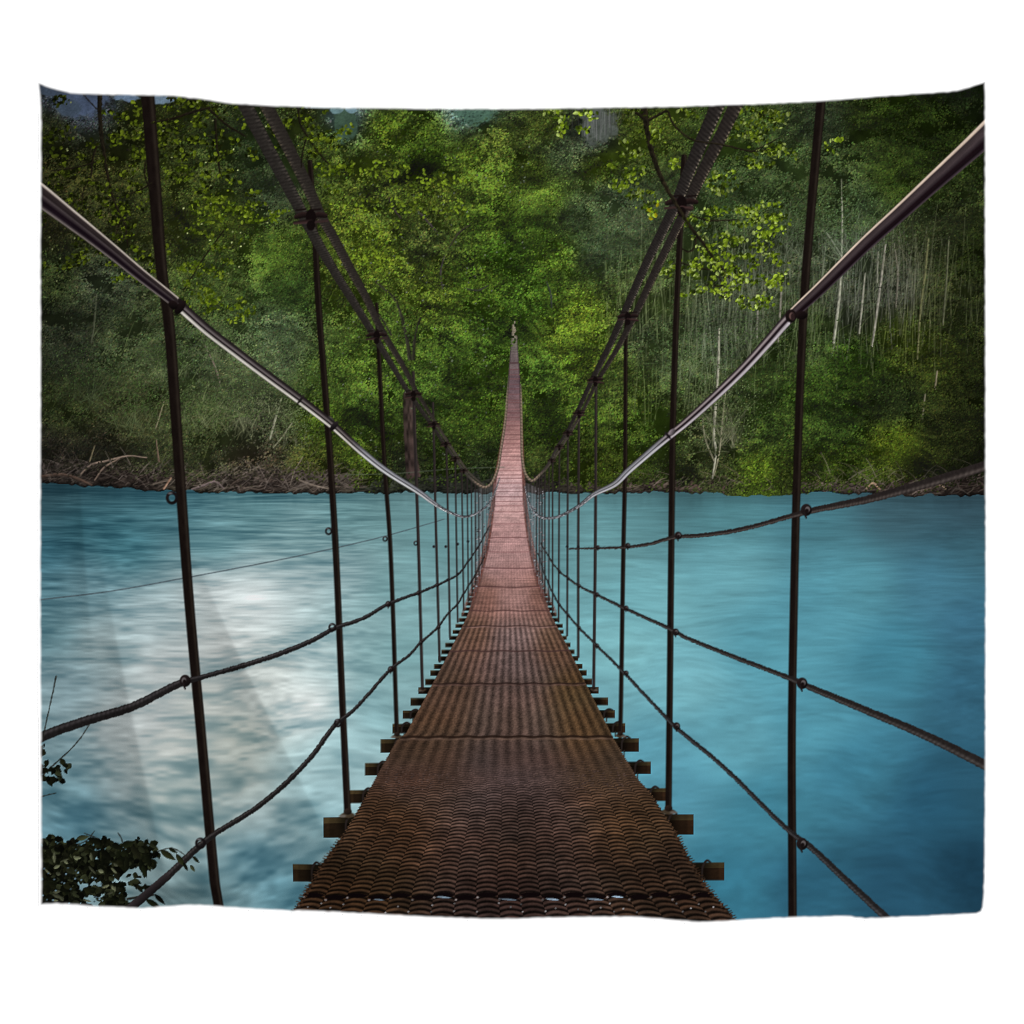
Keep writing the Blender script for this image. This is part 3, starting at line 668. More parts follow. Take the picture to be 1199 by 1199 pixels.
# ------------------------------------------------------------------ hanger rods
def rod(pts, pid, dark=(21, 15, 13), edge_c=(43, 36, 30), soft=.8):
    def sh(u, s, x, y, w):
        c = rgb(*dark) * (1 - u * u * .1)[:, None] + (rgb(*edge_c) - rgb(*dark)) * (np.exp(-((u + .55) / .3) ** 2) * .8 + .25 * (lat(s / 9., u * 2, 104) - .3))[:, None]
        return np.clip(c, 0, 1)
    stroke(pts, sh, pid, soft=soft, step=4.)
RODS = [
 [(172,100,16),(180,200,15),(190,323,13.5),(197,370,13),(214,600,12),(235,830,11.5),(257,1072,11.5)],
 [(363,190,6),(368,262,7),(373,357,7.5),(383,487,7.5),(393,637,7.5),(402,820,7.5),(409,952,8)],
 [(441,356,4),(443,400,5),(450,540,5),(457,637,5),(464,820,5),(465.5,862,5)],
 [(484,436,3.4),(485,480,3.6),(490,637,3.6),(495,808,3.6)], [(507,472,2.6),(511,637,3),(515,774,3)], [(522.5,518,2.2),(524,580,2.4),(527,746,2.4)],
 [(533,538,1.9),(536,728,2.1)], [(540.5,547,1.7),(543,714,1.9)], [(547,556,1.5),(548.5,704,1.7)], [(552,560,1.4),(553,694,1.5)], [(556.5,564,1.3),(557,684,1.4)], [(560.5,566,1.2),(561,674,1.3)],
 [(564.5,568,1.1),(565,664,1.1)],
 [(963,100,11),(952,220,10.5),(942,343,10),(935,500,9.5),(931,637,9.5),(927,857,9.5),(928,1080,10)],
 [(801,184,7),(797,260,7),(793,340,7),(788,490,7.3),(786,637,7.3),(784,820,7.3),(782.5,951,7.6)],
 [(735,352,4),(733,390,4.6),(732,540,5),(730,637,5),(727,820,5),(726,862,5)],
 [(698,440,3),(697,637,3.6),(695,808,3.6)], [(678,482,2.6),(677,637,2.9),(677,769,2.9)], [(665,506,2.2),(664,744,2.3)], [(655,524,1.9),(654,728,2.1)], [(647,540,1.7),(647,717,1.8)],
 [(643,548,1.5),(642.5,707,1.6)], [(638,553,1.4),(638,694,1.5)], [(634.5,557,1.3),(635,682,1.4)], [(631.5,560,1.2),(631.5,674,1.2)], [(628.5,562,1.1),(628,664,1.1)]]
ROD_IDS = []
for pts in RODS:
    pid = part('hanger_rod', P_BRIDGE); ROD_IDS.append(pid)
    thin = pts[-1][2]
    if thin > 4: rod(pts, pid)
    else: rod(pts, pid, (38, 33, 33), (64, 55, 52), .55)
for (xb, yb, s, ri) in [(409,952,1.,1),(465.5,862,.7,2),(782.5,951,1.,14),(726,862,.7,15),(495,808,.5,3),(695,808,.5,16)]:   # nuts and plates at the feet
    blob(xb, yb - 1, 8 * s, 3.2 * s, rgb(62, 52, 40), ROD_IDS[ri]); blob(xb, yb - 5 * s, 4.6 * s, 3.6 * s, rgb(34, 26, 22), ROD_IDS[ri], light=.2)
    blob(xb + (6 if xb > 600 else -6) * s, yb, 4 * s, 1.6 * s, rgb(120, 112, 104) * .8, None)

# ------------------------------------------------------------------ side ropes
def rope(pts, name='side_rope', dark=(26, 24, 24), lit=(66, 62, 61), pitch=3.2, rough=.55, alpha=1., litside=-1):
    def sh(u, s, x, y, w):
        tw = .5 + .5 * np.sin(6.283 * (s / (pitch * np.maximum(w, 2) / 5.) + u * .45))
        hl = np.exp(-((u - litside * .45) / .38) ** 2)
        k = np.clip(hl * (.62 + .28 * tw) + .06 * tw + .25 * (lat(s / 2.2, u * 2, 161) - .5), 0, 1)[:, None]
        return rgb(*dark) * (1 - k) + rgb(*lit) * k
    pid = part(name, P_BRIDGE)
    stroke(pts, sh, pid, alpha=alpha, soft=.5, rough=rough)
    return pid
R1 = rope([(38,868,12),(60,858,11.5),(100,844,11),(160,825,10),(213,799,8.5),(238,792,6),(283,779,6),(333,763,5.8),(367,749,5.5),(393,735,5),(425,724,4.4),(455,707,4),(490,694,3.4),(512,685,2.8),(525,679,2.5),(537,672,2.2),(547,659,2),(560,640,1.6),(573,616,1.2)], litside=-1, lit=(64,60,61))
R2 = rope([(140,1075,10),(160,1057,9.5),(200,1022,8.5),(237,987,7.5),(257,972,6.5),(300,945,6.2),(333,918,6),(367,883,5.6),(395,846,5),(413,832,4.2),(433,811,4),(458,783,3.8),(480,766,3.2),(493,752,3),(512,735,2.6),(525,718,2.4),(535,708,2.2),(543,695,2),(557,672,1.7),(567,652,1.3)])
R3 = rope([(1162,543,12),(1120,556,11.5),(1067,571,10.5),(1010,586,9),(950,598,7),(927,604,5.8),(867,620,5.2),(820,627,4.8),(790,629,4.4),(760,637,3.8),(735,640.5,3.4),(700,642,2.6),(667,642.5,1.8)], dark=(34,29,28), lit=(78,70,66), litside=-1)
R4 = rope([(1162,900,12),(1083,861,10),(1000,826,8.5),(947,804,7.2),(927,795,6),(867,772,5.2),(800,745,4.6),(788,738,4.4),(733,713,3.7),(700,697,3.2),(678,686,2.7),(665,677,2.4),(655,669,2.1),(647,659,1.8),(633,636,1.3)], dark=(33,29,28), lit=(70,66,64))
R5 = rope([(1050,1086,9.5),(1037,1074,9),(990,1030,8),(947,990,7),(923,972,5.8),(860,910,5.2),(837,889,5),(790,850,4.5),(760,819,3.9),(732,789,3.6),(700,757,3),(678,735,2.7),(665,720,2.4),(655,708,2.2),(647,694,2),(637,671,1.6),(630,648,1.2)], dark=(32,30,30), lit=(68,67,69))

# knots and rings where ropes meet rods
P_KNOT = lambda: part('rope_knot', P_BRIDGE)
def knot(x, y, s, side):
    pid = P_KNOT()
    blob(x, y, 5.2 * s, 5.6 * s, rgb(26, 20, 20), pid, light=.25)
    blob(x + side * 1.2 * s, y - .5 * s, 2.2 * s, 2.6 * s, rgb(92, 86, 86), pid)
    blob(x + side * .6 * s, y + .8 * s, 1.7 * s, 1.9 * s, rgb(22, 16, 16), pid)
    stroke([(x - 2 * s, y + 3 * s, 2.2 * s), (x, y + 7.5 * s, 1.6 * s)], rgb(30, 24, 24), pid)
for x, y, s, sd in [(219,796,1.25,-1),(944,597,1.25,1),(939,800,1.2,1),(939,988,1.25,1),(794,627,.8,1),(791,740,.75,1),(792,850,.8,1),(735,639,.6,1),(733,712,.55,1),(733,788,.55,1),(700,641,.45,1),(699,696,.45,1),(699,756,.45,1),
                    (455,707,.65,-1),(458,783,.65,-1),(490,694,.45,-1),(493,752,.45,-1),(512,685,.4,-1),(514,734,.4,-1),(678,686,.38,1),(678,735,.38,1),(665,677,.33,1),(665,720,.33,1),(655,669,.3,1),(655,708,.3,1)]:
    knot(x, y, s, sd)
P_RING = lambda: part('eye_ring', P_BRIDGE)
for x, y, r in [(201.5,583,7.2),(385,622,4.2),(451,631,3),(487,636,2.6),(237,985,6.2),(390,734,4.6),(397,845,4.6)]:
    pid = P_RING(); blob(x, y, r, r * 1.08, rgb(24, 20, 21), pid, hole=.52, light=.15)
    blob(x - r * .3, y - r * .75, r * .35, r * .16, rgb(96, 96, 98), pid)
for x, y in [(508,640),(522,640),(536,637),(677,640),(664,640),(524,679),(536,672),(548,634)]:
    blob(x, y, 1.5, 1.6, rgb(30, 26, 28), P_RING())

# ------------------------------------------------------------------ handrail cables
def handrail(pts, profile):
    pid = part('handrail_cable', P_BRIDGE)
    def sh(u, s, x, y, w):
        c = profile(u, x)
        sp_ = (lat(s / 1.6, u * 2, 110) - .5)[:, None] * (1.3 * smooth(6., 3., w))[:, None]
        c = c * (1 - .22 * smooth(6., 3.2, w))[:, None]
        return np.clip(c * (1 + sp_) * (.93 + .14 * lat(s / 14., u * 3, 111))[:, None], 0, 1)
    stroke(pts, sh, pid, soft=.6)
    return pid
def mix3(pa, pb, pc, xa, xb, sgn):
    def f(u, x):
        t1 = (x * sgn > xa * sgn)[:, None] * 1.; t2 = smooth(xb - 14 * sgn, xb + 14 * sgn, x)[:, None]
        return pa(u) * (1 - t1) + t1 * (pb(u) * (1 - t2) + pc(u) * t2)
    return f
pa = ramp([(-1,(120,112,102)),(-.9,(206,196,184)),(-.78,(150,138,130)),(-.68,(50,42,42)),(-.25,(36,29,30)),(-.1,(68,60,61)),(.1,(46,38,41)),(.3,(20,12,18)),(.6,(26,18,24)),(.76,(70,62,64)),(.9,(122,113,108)),(1,(70,64,60))])
pb = ramp([(-1,(28,24,24)),(-.6,(38,32,33)),(-.25,(96,88,88)),(-.1,(110,102,102)),(.05,(40,32,34)),(.3,(30,24,26)),(.45,(150,146,140)),(.7,(214,208,198)),(.9,(190,184,176)),(1,(90,86,80))])
pc = ramp([(-1,(62,62,66)),(-.6,(120,120,126)),(-.3,(158,158,164)),(-.05,(70,68,74)),(.15,(60,58,64)),(.4,(188,188,190)),(.75,(204,204,204)),(1,(116,116,120))])
HL = handrail([(36,221,27),(46,228,26),(80,254,22),(126,290,17.5),(165,322,15),(207,355,13),(240,384,12.2),(280,415,11.6),(320,445,11.2),(350,467,10.8),(390,498,9.6),(400,507,9),(425,530,8.2),(450,550,7.6),(492,577,6.2),(508,589,4.8),(523,598,3.4),(543,605,2.7),(560,600,2.3),(572,590,2),(580,575,1.6),(585,560,1.2)],
              mix3(pa, pb, pc, 209, 420, 1))
qa = ramp([(-1,(104,92,84)),(-.9,(206,188,170)),(-.76,(196,175,158)),(-.62,(50,42,43)),(-.1,(64,54,56)),(.15,(44,36,39)),(.35,(24,14,18)),(.7,(20,12,16)),(.85,(52,42,48)),(1,(70,62,64))])
qb = ramp([(-1,(30,24,26)),(-.75,(60,52,54)),(-.5,(152,140,140)),(-.25,(120,108,110)),(-.1,(34,26,30)),(.2,(32,24,28)),(.38,(128,120,124)),(.65,(188,180,184)),(.88,(160,152,156)),(1,(84,78,80))])
qc = ramp([(-1,(48,46,50)),(-.6,(110,110,114)),(-.2,(150,150,156)),(.05,(62,60,66)),(.3,(150,150,154)),(.7,(196,194,198)),(1,(110,110,116))])
HR = handrail([(615,570,1.4),(619,588,1.8),(626,600,2.2),(634,605.5,2.6),(650,606,3),(677,593,3.8),(695,579,5.2),(720,566.5,7),(735,552,7.6),(759,531,8),(782,511.5,8.8),(802,495.5,9.4),(837,464,10.4),(870,432,11.2),(897,402.5,12),(925,371,12.8),(960,338,14.8),(1015,284,17),(1055,248,19),(1090,216,21.5),(1130,180,25),(1164,149,29)],
              lambda u, x: np.where((x > 925)[:, None], qa(u), qb(u) * (1 - smooth(790, 762, x)[:, None]) + qc(u) * smooth(790, 762, x)[:, None]))
# clamps on the handrails
def clamp(x, y, rx, ry, ang, c=(20, 14, 14)):
    pid = part('cable_clamp', P_BRIDGE)
    blob(x, y, rx, ry, rgb(*c), pid, ang=ang, light=.3)
    return pid
clamp(211, 360, 4.6, 9.6, .62); blob(211, 353, 2.6, 2.6, rgb(26, 20, 20), None); clamp(203, 357, 6, 5, .6)
clamp(352, 468, 1.4, 6.5, .65, (30, 26, 26)); clamp(391, 499, 3., 7, .7, (28, 24, 26)); clamp(388, 491, 4.4, 1.8, .8, (46, 42, 44))
pid = clamp(926, 370, 6.6, 7.6, 0); blob(927, 370, 3.2, 4.2, rgb(92, 70, 66), pid); blob(928.5, 371, 2.6, 4.6, rgb(40, 28, 28), pid); clamp(938, 369, 7.5, 5, 0)
clamp(782, 510, 1.5, 5, -.7, (24, 20, 24)); clamp(787, 506, 4.5, 3.2, -.7, (96, 88, 92))

# ------------------------------------------------------------------ main cables
def mainrope(pts, pid, litside, dark, lit, speck, pitch=4.2, zs=.8, tk=.8):
    def sh(u, s, x, y, w):
        tw = .5 + .5 * np.sin(6.283 * (s / (pitch * np.maximum(w, 3) / 13. + .4) + u * .55))
        hl = np.exp(-((u - litside * .62) / .30) ** 2)
        tw = np.clip(.5 + (tw - .5) * tk + .9 * (lat(s / 1.3, u * 2.5, 162) - .5), 0, 1)
        k = np.clip(.22 * tw + .42 * hl * tw + .10 * (1 - u * u), 0, 1)[:, None] + smooth(4.6, 2.6, w)[:, None] * .55
        c = rgb(*dark) * (1 - k) + rgb(*lit) * k
        z = np.exp(-((u - litside * .86) / .12) ** 2)[:, None] * smooth(.45, .9, tw)[:, None]
        return c * (1 - z * zs) + rgb(*speck) * z * zs
    stroke(pts, sh, pid, soft=.55)
MCL = part('main_cable', P_BRIDGE)
mainrope([(279,100,17),(287,122,16.5),(310,167,15.5),(335,214,14.5),(356,254,13),(372,284,12),(396,325,10.5),(418,360,9.2),(437,391,8),(461,431,6.5),(480,462,5.4),(506,498,4.6),(521,521,4.2),(533,537,3.6),(543,551,3.2),(555,564,3),(567,571,2.8),(574,568,2.6),(582,553,2.4),(587,525,2.2),(592,490,2),(594,463,1.8),(596,440,1.4)], MCL, -1, (31,28,26), (76,71,65), (100,86,76), zs=.4, tk=.6)
MCL2 = part('main_cable', P_BRIDGE)
mainrope([(300,100,16),(310,120,15.5),(335,168,14.5),(358,214,13.5),(376,253,12),(391,279,11.2),(412,318,10.2),(427,345,9.2),(446,385,8),(470,425,6.4),(487,457,5),(510,495,3.8),(524,517,3.2),(538,538,2.6),(549,553,2.2),(566,568,2)], MCL2, 1, (33,29,27), (78,72,63), (118,104,80), zs=.5, tk=.6)
MCR = part('main_cable', P_BRIDGE)
mainrope([(851,100,17),(841,122,16.5),(822,165,15.5),(805,205,14.5),(791,240,13),(776,270,11.4),(758,306,10.2),(733,362,9),(715,402,7.6),(694,444,6.2),(676,482,4.8),(664,506,4.2),(653,523,3.8),(643,542,3.4),(632,556,3.2),(623,563,3),(616,557,2.6),(611.5,540,2.4),(610.5,513,2.2),(610,473,2),(609.5,450,1.6)], MCR, -1, (26,23,22), (76,70,65), (160,146,126))
MCR2 = part('main_cable', P_BRIDGE)
mainrope([(872,100,17),(862,122,16),(842,164,15),(820,207,14),(805,240,12.4),(792,268,10.4),(772,308,9.4),(745,366,8),(724,406,6),(700,446,4.6),(681,484,3.8),(668,506,3.2),(657,524,2.6),(648,538,2.2),(638,551,2)], MCR2, -1, (28,24,23), (78,71,63), (146,132,106))
for pid, pts in ((MCL, [(548,556,1.6),(557,565,2.2),(567,570.5,2.6),(574,567.5,2.7),(582,552,2.6),(587,525,2.4),(592,490,2.2),(594,463,2),(596,440,1.4)]),
                 (MCR, [(640,548,2),(632,556,2.4),(623,563,2.6),(616,556.5,2.6),(611.8,540,2.5),(610.7,513,2.4),(610.2,473,2.2),(609.5,448,1.6)])):
    stroke(pts, lambda u, s, x, y, w: rgb(150, 130, 112) * (.62 + .3 * (.5 + .5 * np.sin(s * 1.7 + u)) - .22 * u * (1 if x.mean() < 600 else -1))[:, None], pid, alpha=lambda s, x, y: smooth(0, 18, s) * smooth(438, 470, y), soft=.5)
# cable clamps carrying the hangers
for x, y, s, sd in [(364,254,1.,-1),(798,238,1.,1),(441,393,.62,-1),(735,371,.62,1),(484,462,.5,-1),(697,445,.48,1),(508,497,.38,-1),(678,484,.38,1),(522,520,.32,-1),(665,507,.32,1),(533,537,.28,-1),(655,523,.28,1),(543,551,.24,-1),(646,539,.24,1)]:
    pid = part('cable_clamp', P_BRIDGE)
    dx_, dy_ = (.46 * sd * -1, .89)                      # along the cables
    for ox in (-9, 9):                                   # a saddle round each strand
        cx_, cy_ = x + ox * s, y - 1 * s
        stroke([(cx_ - 8 * s, cy_ + 1 * s, 5.5 * s), (cx_, cy_ - 1.5 * s, 6.5 * s), (cx_ + 8 * s, cy_ - .5 * s, 5.5 * s)], lambda u, s_, x_, y_, w: rgb(30, 21, 20) * (1. - .5 * u[:, None]), pid)
        stroke([(cx_ - 7 * s + dx_ * 7 * s, cy_ + 7 * s, 3 * s), (cx_ + 7 * s + dx_ * 7 * s, cy_ + 5.5 * s, 3 * s)], rgb(52, 39, 37), pid)
        stroke([(cx_ - 5 * s - dx_ * 6 * s, cy_ - 7 * s, 2.2 * s), (cx_ + 5 * s - dx_ * 6 * s, cy_ - 8 * s, 2.2 * s)], rgb(24, 17, 16), pid)
    blob(x, y, 6 * s, 9 * s, rgb(17, 11, 11), pid)
    px_ = sd * -1 if s > .9 and sd < 0 else sd
    stroke([(x, y + 5 * s, 4.5 * s), (x + (19 if s < .9 or sd < 0 else 12) * s * (-1 if sd < 0 else 1), y + 7 * s, 3.6 * s)], lambda u, s_, x_, y_, w: rgb(44, 31, 30) * (1.1 - .5 * u[:, None]), pid)
    blob(x, y + 10 * s, 5 * s, 6 * s, rgb(18, 12, 12), pid)

# ------------------------------------------------------------------ nearer branches with leaves
def branch(pts, pid, c=(22, 18, 12), a_=1.):
    stroke(pts, lambda u, s, x, y, w: rgb(*c) * (1.15 - .3 * u[:, None] + .8 * (lat(s / 3., u * 2, 120)[:, None] - .5)), pid, alpha=a_, soft=.5, rough=.5)

bridge_ids = np.zeros(len(PARTS) + 400, bool)
for k, (nm, pr, _) in PARTS.items():
    if pr == P_BRIDGE or k == P_BRIDGE: bridge_ids[k] = True
behind = lambda idx: ~bridge_ids[ID.reshape(-1)[idx]]

def spray(pid, spots, size, cols, drop=.6, keep=behind, per=1.):
    X, Y, A, B, G, K = [], [], [], [], [], []
    for (x, y, rx, ry, n, g) in spots:
        n = int(n * per)
        n = int(n * 1.35); nt = max(3, n // 8); tx = rng.normal(x, rx * .55, nt); ty = rng.normal(y, ry * .55, nt); tk = rng.integers(0, nt, n)
        X.append(tx[tk] + rng.normal(0, 4.4, n)); Y.append(ty[tk] + rng.normal(0, 2.2, n)); s = size * .92 * rng.uniform(.55, 1.3, n)
        A.append(s); B.append(s * rng.uniform(.42, .72, n)); G.append(rng.normal(drop, .8, n) + np.where(rng.random(n) < .5, 0, 1.6))
        c = np.array(cols, np.float32)[rng.choice(len(cols), n, p=None)] / 255. * g * rng.uniform(.75, 1.2, (n, 1)); K.append(c)
    X, Y, A, B, G, K = [np.concatenate(v) for v in (X, Y, A, B, G, K)]
    o = rng.permutation(len(X))
    dabs(X[o], Y[o], A[o], B[o], G[o], np.clip(K[o], 0, 1), pid, rib=.22, tip=.35, keep=keep)

# left: dim olive sprays
BL = part('leafy_branch', None, 'dark olive leafy branch hanging in from the top left of the print')
_save = ID.copy(); _sc = C.copy()
for pts in [[(117,104,6),(117,130,5.4),(119,160,4.6),(122,180,4),(126,205,3),(134,236,2.6),(146,262,2.2),(150,288,1.4)], [(113,170,2.4),(108,190,2),(107,205,1.8),(98,222,1.2),(96,240,1)],
            [(178,144,2.2),(205,138,2.8),(226,131,3),(245,126,2.2)], [(205,108,4),(228,118,4.4),(246,129,3.6),(265,146,2.6),(288,160,1.6)], [(252,140,2.8),(254,170,2.4),(258,208,2)],
            [(348,118,2.4),(352,145,2.2),(362,163,2),(378,185,1.8),(392,198,1.4)], [(358,164,1.8),(354,180,1.6),(353,196,1.2)], [(148,229,1.2),(165,222,1.6),(178,214,1.6)], [(96,108,1.2),(104,118,1.2),(114,128,1)],
            [(170,190,1.6),(170,206,1.8),(176,222,1.2)], [(146,240,1.4),(140,262,1.4),(134,282,1)], [(60,200,1),(90,196,1.4),(112,190,1.4)], [(215,340,1),(240,300,1.2),(262,270,1)]]:
    branch(pts, BL); LBR = globals().setdefault('LBR', []) + [pts]
DL = [(52,64,14),(38,46,10),(74,88,18),(28,34,8),(18,22,6),(90,104,26),(24,28,8)]
spray(BL, [(60,150,26,26,50,.7),(80,190,40,30,100,.75),(60,240,26,40,70,.72),(110,230,36,40,110,.85),(150,150,34,34,130,.95),(170,190,40,36,130,.95),(140,260,36,30,110,1.),(200,150,40,30,120,1.),
           (230,170,40,34,110,1.),(160,300,40,24,90,1.05),(90,300,30,20,60,.85),(220,120,50,10,70,1.),(290,150,36,26,80,1.),(340,140,24,18,50,1.05),(370,160,22,28,70,1.1),(250,220,34,20,70,1.1),(60,120,20,10,22,.6)], 2.9, DL)
BR_L = [(84,100,22),(70,86,18),(58,74,14),(104,120,36),(42,54,10)]
spray(BL, [(240,245,24,12,60,1.),(275,240,28,14,70,1.),(306,254,24,8,60,1.12),(250,270,30,14,50,.9),(235,340,26,12,50,1.),(262,355,24,9,50,1.05),(285,368,14,9,30,1.05),(145,330,16,10,22,1.),(390,200,26,20,60,1.),(215,215,20,20,40,.9),(240,310,34,16,70,1.),(400,150,20,14,30,1.)], 2.6, BR_L)
x = rng.uniform(50, 320, 46); y = rng.uniform(115, 330, 46)
dabs(x, y, 1.1, .9, 0., rgb(170, 180, 120) * rng.uniform(.6, 1.15, (46, 1)), None, keep=behind)

# right: bright yellow-green sprays
BRR = part('leafy_branch', None, 'bright yellow-green leafy branch hanging in from the top right of the print')
for pts in [[(751,104,8),(756,140,7.5),(760,165,6.4),(767,190,5.6),(776,212,5),(786,230,4.4),(796,246,3.6),(806,262,4),(822,283,4),(836,303,3.6),(848,318,3),(854,326,2)], [(735,126,3),(748,134,4),(757,142,4)],
            [(757,142,3.6),(772,134,3),(781,130,2.6),(787,143,2.4),(800,157,2.2),(812,164,2),(848,170,2),(880,177,2),(900,175,1.4)], [(808,252,1.6),(830,258,2),(865,257,1.4)], [(815,276,2),(813,290,2.2),(806,295,1.8),(798,291,1.4)],
            [(798,308,1.4),(818,314,1.8),(838,318,1.6),(845,332,1.6),(852,345,1.2)], [(848,322,1.6),(846,334,2),(826,334,1.4)], [(880,178,1.4),(900,168,1.2),(915,160,1)]]:
    branch(pts, BRR, (30, 26, 18)); RBR = globals().setdefault('RBR', []) + [pts]
YG = [(106,126,28),(90,110,24),(124,144,44),(70,90,20),(46,60,13),(142,158,84),(38,48,13)]
spray(BRR, [(885,142,34,18,90,.8),(905,160,26,14,70,.85),(900,184,30,10,60,.8),(845,150,20,18,40,.7),(905,130,20,10,36,.7),(850,206,34,6,50,.95),(880,196,18,6,26,.95),(835,222,24,6,36,.85),(838,205,8,8,14,1.),
            (878,248,26,9,70,1.),(905,254,18,8,50,1.),(900,272,22,9,64,1.1),(870,262,20,8,34,.95),(848,285,28,12,70,1.),(884,292,24,16,64,1.),(830,304,26,12,70,1.),(812,312,22,12,50,1.),(785,318,16,12,36,.95),(850,312,24,12,56,.95),
            (832,338,28,9,70,1.05),(872,330,30,12,70,1.),(886,352,16,9,44,1.05),(908,330,16,8,40,1.05),(866,352,10,6,18,1.),(800,262,14,8,26,.95),(826,250,20,8,36,1.),(905,300,14,14,30,.95),(818,278,12,14,26,.9),
            (742,202,20,10,44,.95),(722,214,12,8,24,1.),(752,232,18,10,36,.8),(765,246,10,8,26,1.15),(766,158,22,14,40,.85),(744,136,14,8,30,.6),(790,190,10,10,22,1.),(740,178,24,12,36,.8),(800,130,22,12,30,.8)], 2.8, YG)
spray(BRR, [(650,136,10,8,24,.95),(654,150,9,5,20,1.),(686,136,9,7,22,1.1),(681,152,7,5,14,1.05),(971,168,10,9,12,1.05)], 3., YG)
for pts in LBR + RBR:
    branch([(a, b, c * .8) for a, b, c in pts], BRR if pts in RBR else BL, (24, 21, 15), a_=lambda s, x, y: smooth(.35, .6, lat(s / 9., x * 0 + pts[0][0], 170)))
dabs([760,768,762,770], [246,252,256,240], 3.2, 1.8, [.8, 1.4, .3, 2.], rgb(132, 128, 18), BRR, rib=.2, keep=behind)

# bottom left: dark shrub leaves in front of the water
SH = part('shrub', None, 'dark shrub leaves at the bottom left of the print')
allk = lambda idx: np.ones(len(idx), bool)
for pts in [[(66,792,2),(62,812,1.4),(56,838,1.4),(50,866,1.3)], [(106,848,1),(92,868,1.3),(74,886,1.5),(58,900,1.8),(46,912,2)], [(40,935,1.2),(55,931,1.2),(66,928,.8)],
            [(100,975,1.2),(118,982,1.4),(128,992,1.2)], [(150,1000,1),(144,980,1.3),(140,974,1.3)], [(186,994,1.2),(205,990,1.3),(222,1000,1)], [(60,990,1.4),(100,985,1.2),(112,972,1)], [(150,1052,3),(180,1046,3.4),(160,1050,3)]]:
    branch(pts, SH, (34, 34, 30))
SHC = [(21,22,14),(15,17,10),(28,30,17),(42,46,30),(10,11,7),(19,22,12),(13,15,9)]
spray(SH, [(52,880,6,8,9,1.2),(48,905,8,9,14,1.),(72,905,7,7,9,1.),(64,916,7,6,6,.9),(80,896,4,3,3,1.)], 5.4, SHC, keep=allk)
spray(SH, [(62,1030,34,34,150,.9),(60,1060,40,14,90,.75),(100,1010,40,22,130,1.),(120,1030,30,26,90,.95),(75,1000,36,12,60,1.05),(150,1000,26,14,60,1.1),(172,998,16,10,26,1.05),(140,1055,14,10,20,.9),(50,1000,14,12,24,1.)], 5., SHC, keep=allk, per=3.)
dabs([140,152,162,176,200,214,206,220,112,98,126,180,168,188,150,172,232,228], [990,986,996,1004,998,1004,993,1012,984,980,1000,1058,1012,1052,1010,1018,1004,1014], [8,9,10,9,11,9,6,6,9,8,10,11,8,9,9,8,6,5], [3.4,3.6,4,3.6,3.6,3,2,2,3.6,3,4,3.6,3.4,3,3.2,3,2,2],
     [.3,-.3,.9,1.3,.6,1.,.5,1.1,.4,-.2,.8,.6,1.5,.9,1.7,1.2,.8,1.], np.array(SHC, np.float32)[rng.integers(0, 7, 18)] / 255. * 1.25, SH, rib=.3, tip=.3)
dabs(rng.uniform(52, 145, 22), rng.uniform(1000, 1055, 22), rng.uniform(3, 7, 22), rng.uniform(1., 2.4, 22), rng.normal(.5, .8, 22), rgb(96, 100, 76) * rng.uniform(.6, 1.1, (22, 1)), SH, rib=.3)
dabs(rng.uniform(50, 120, 26), rng.uniform(1015, 1058, 26), 1.3, 1., 0., rgb(120, 150, 165) * rng.uniform(.5, 1.1, (26, 1)), SH)
stroke([(128,1084,11),(160,1057,10),(200,1022,8.8)], lambda u, s, x, y, w: rgb(34, 30, 31) * (1.2 - .5 * u[:, None]), R2, rough=.5)
del _save, _sc

# ------------------------------------------------------------------ printing: 1 dot per design unit, fine crispness, paler margin
PR = C.reshape(H // S, S, W // S, S, 3).mean((1, 3))
IDS = ID[S // 2::S, S // 2::S].copy()
def soften(a):
    b = a.copy(); b[1:-1] = (a[:-2] + 2 * a[1:-1] + a[2:]) / 4
    c = b.copy(); c[:, 1:-1] = (b[:, :-2] + 2 * b[:, 1:-1] + b[:, 2:]) / 4
    return c
PR = PR + .5 * (PR - soften(PR))        # crisp print
gr = np.random.default_rng(5).normal(0, 1, PR.shape[:2]).astype(np.float32) * np.where(IDS == P_RIVER, .0025, .008)
PR = np.clip(PR * (1 + gr[..., None] * 2) + gr[..., None] * .25, 0.008, 1)
# ==== BUILD ====
import bpy

scn = bpy.context.scene
COL = scn.collection
K = 1.5 / 1109.                          # metres per design unit: the cloth is 1.5 m wide
LIGHT = 1.52                             # radiance of a white card under the lamps

# ------------------------------------------------------------------ the cut of the cloth
xs = np.arange(X0, X1) + .5; ys = np.arange(Y0, Y1) + .5
top = np.interp(xs, [36,45,60,72,82,100,140,170,200,235,273,330,400,500,600,700,800,900,967,1050,1108,1120,1135,1155,1164],
                    [90,96,101,104.5,107,108.2,109,109.5,110,114,119.5,122.5,124.5,125.6,126,124.5,122.6,119.5,116,109.5,105.6,104.3,100.5,93.5,90])
bot = np.interp(xs, [36,47,67,90,117,167,192,217,245,267,343,350,425,500,560,600,625,700,750,790,820,850,900,933,990,1013,1050,1100,1143,1155,1164],
                    [1060,1060.5,1059.5,1061,1063,1065,1063,1061,1061.5,1063.5,1068,1067.5,1071,1075,1077.4,1077.6,1076.5,1075,1075.5,1079,1081.4,1080,1077,1075.6,1074.4,1077,1075.6,1073.6,1071,1066,1060])
lef = np.interp(ys, [84,95,115,140,300,640,700,820,940,1060,1092], [43.2,43.8,45.4,46.3,45.6,45.6,45.4,46,46.6,46.8,46.8])
rig = np.interp(ys, [84,93,110,360,640,900,1000,1050,1062,1070,1092], [1155,1155,1155.4,1155.8,1156,1155.6,1155,1153.8,1152.6,1149,1146])
e1 = np.minimum(ys[:, None] - top[None], bot[None] - ys[:, None])
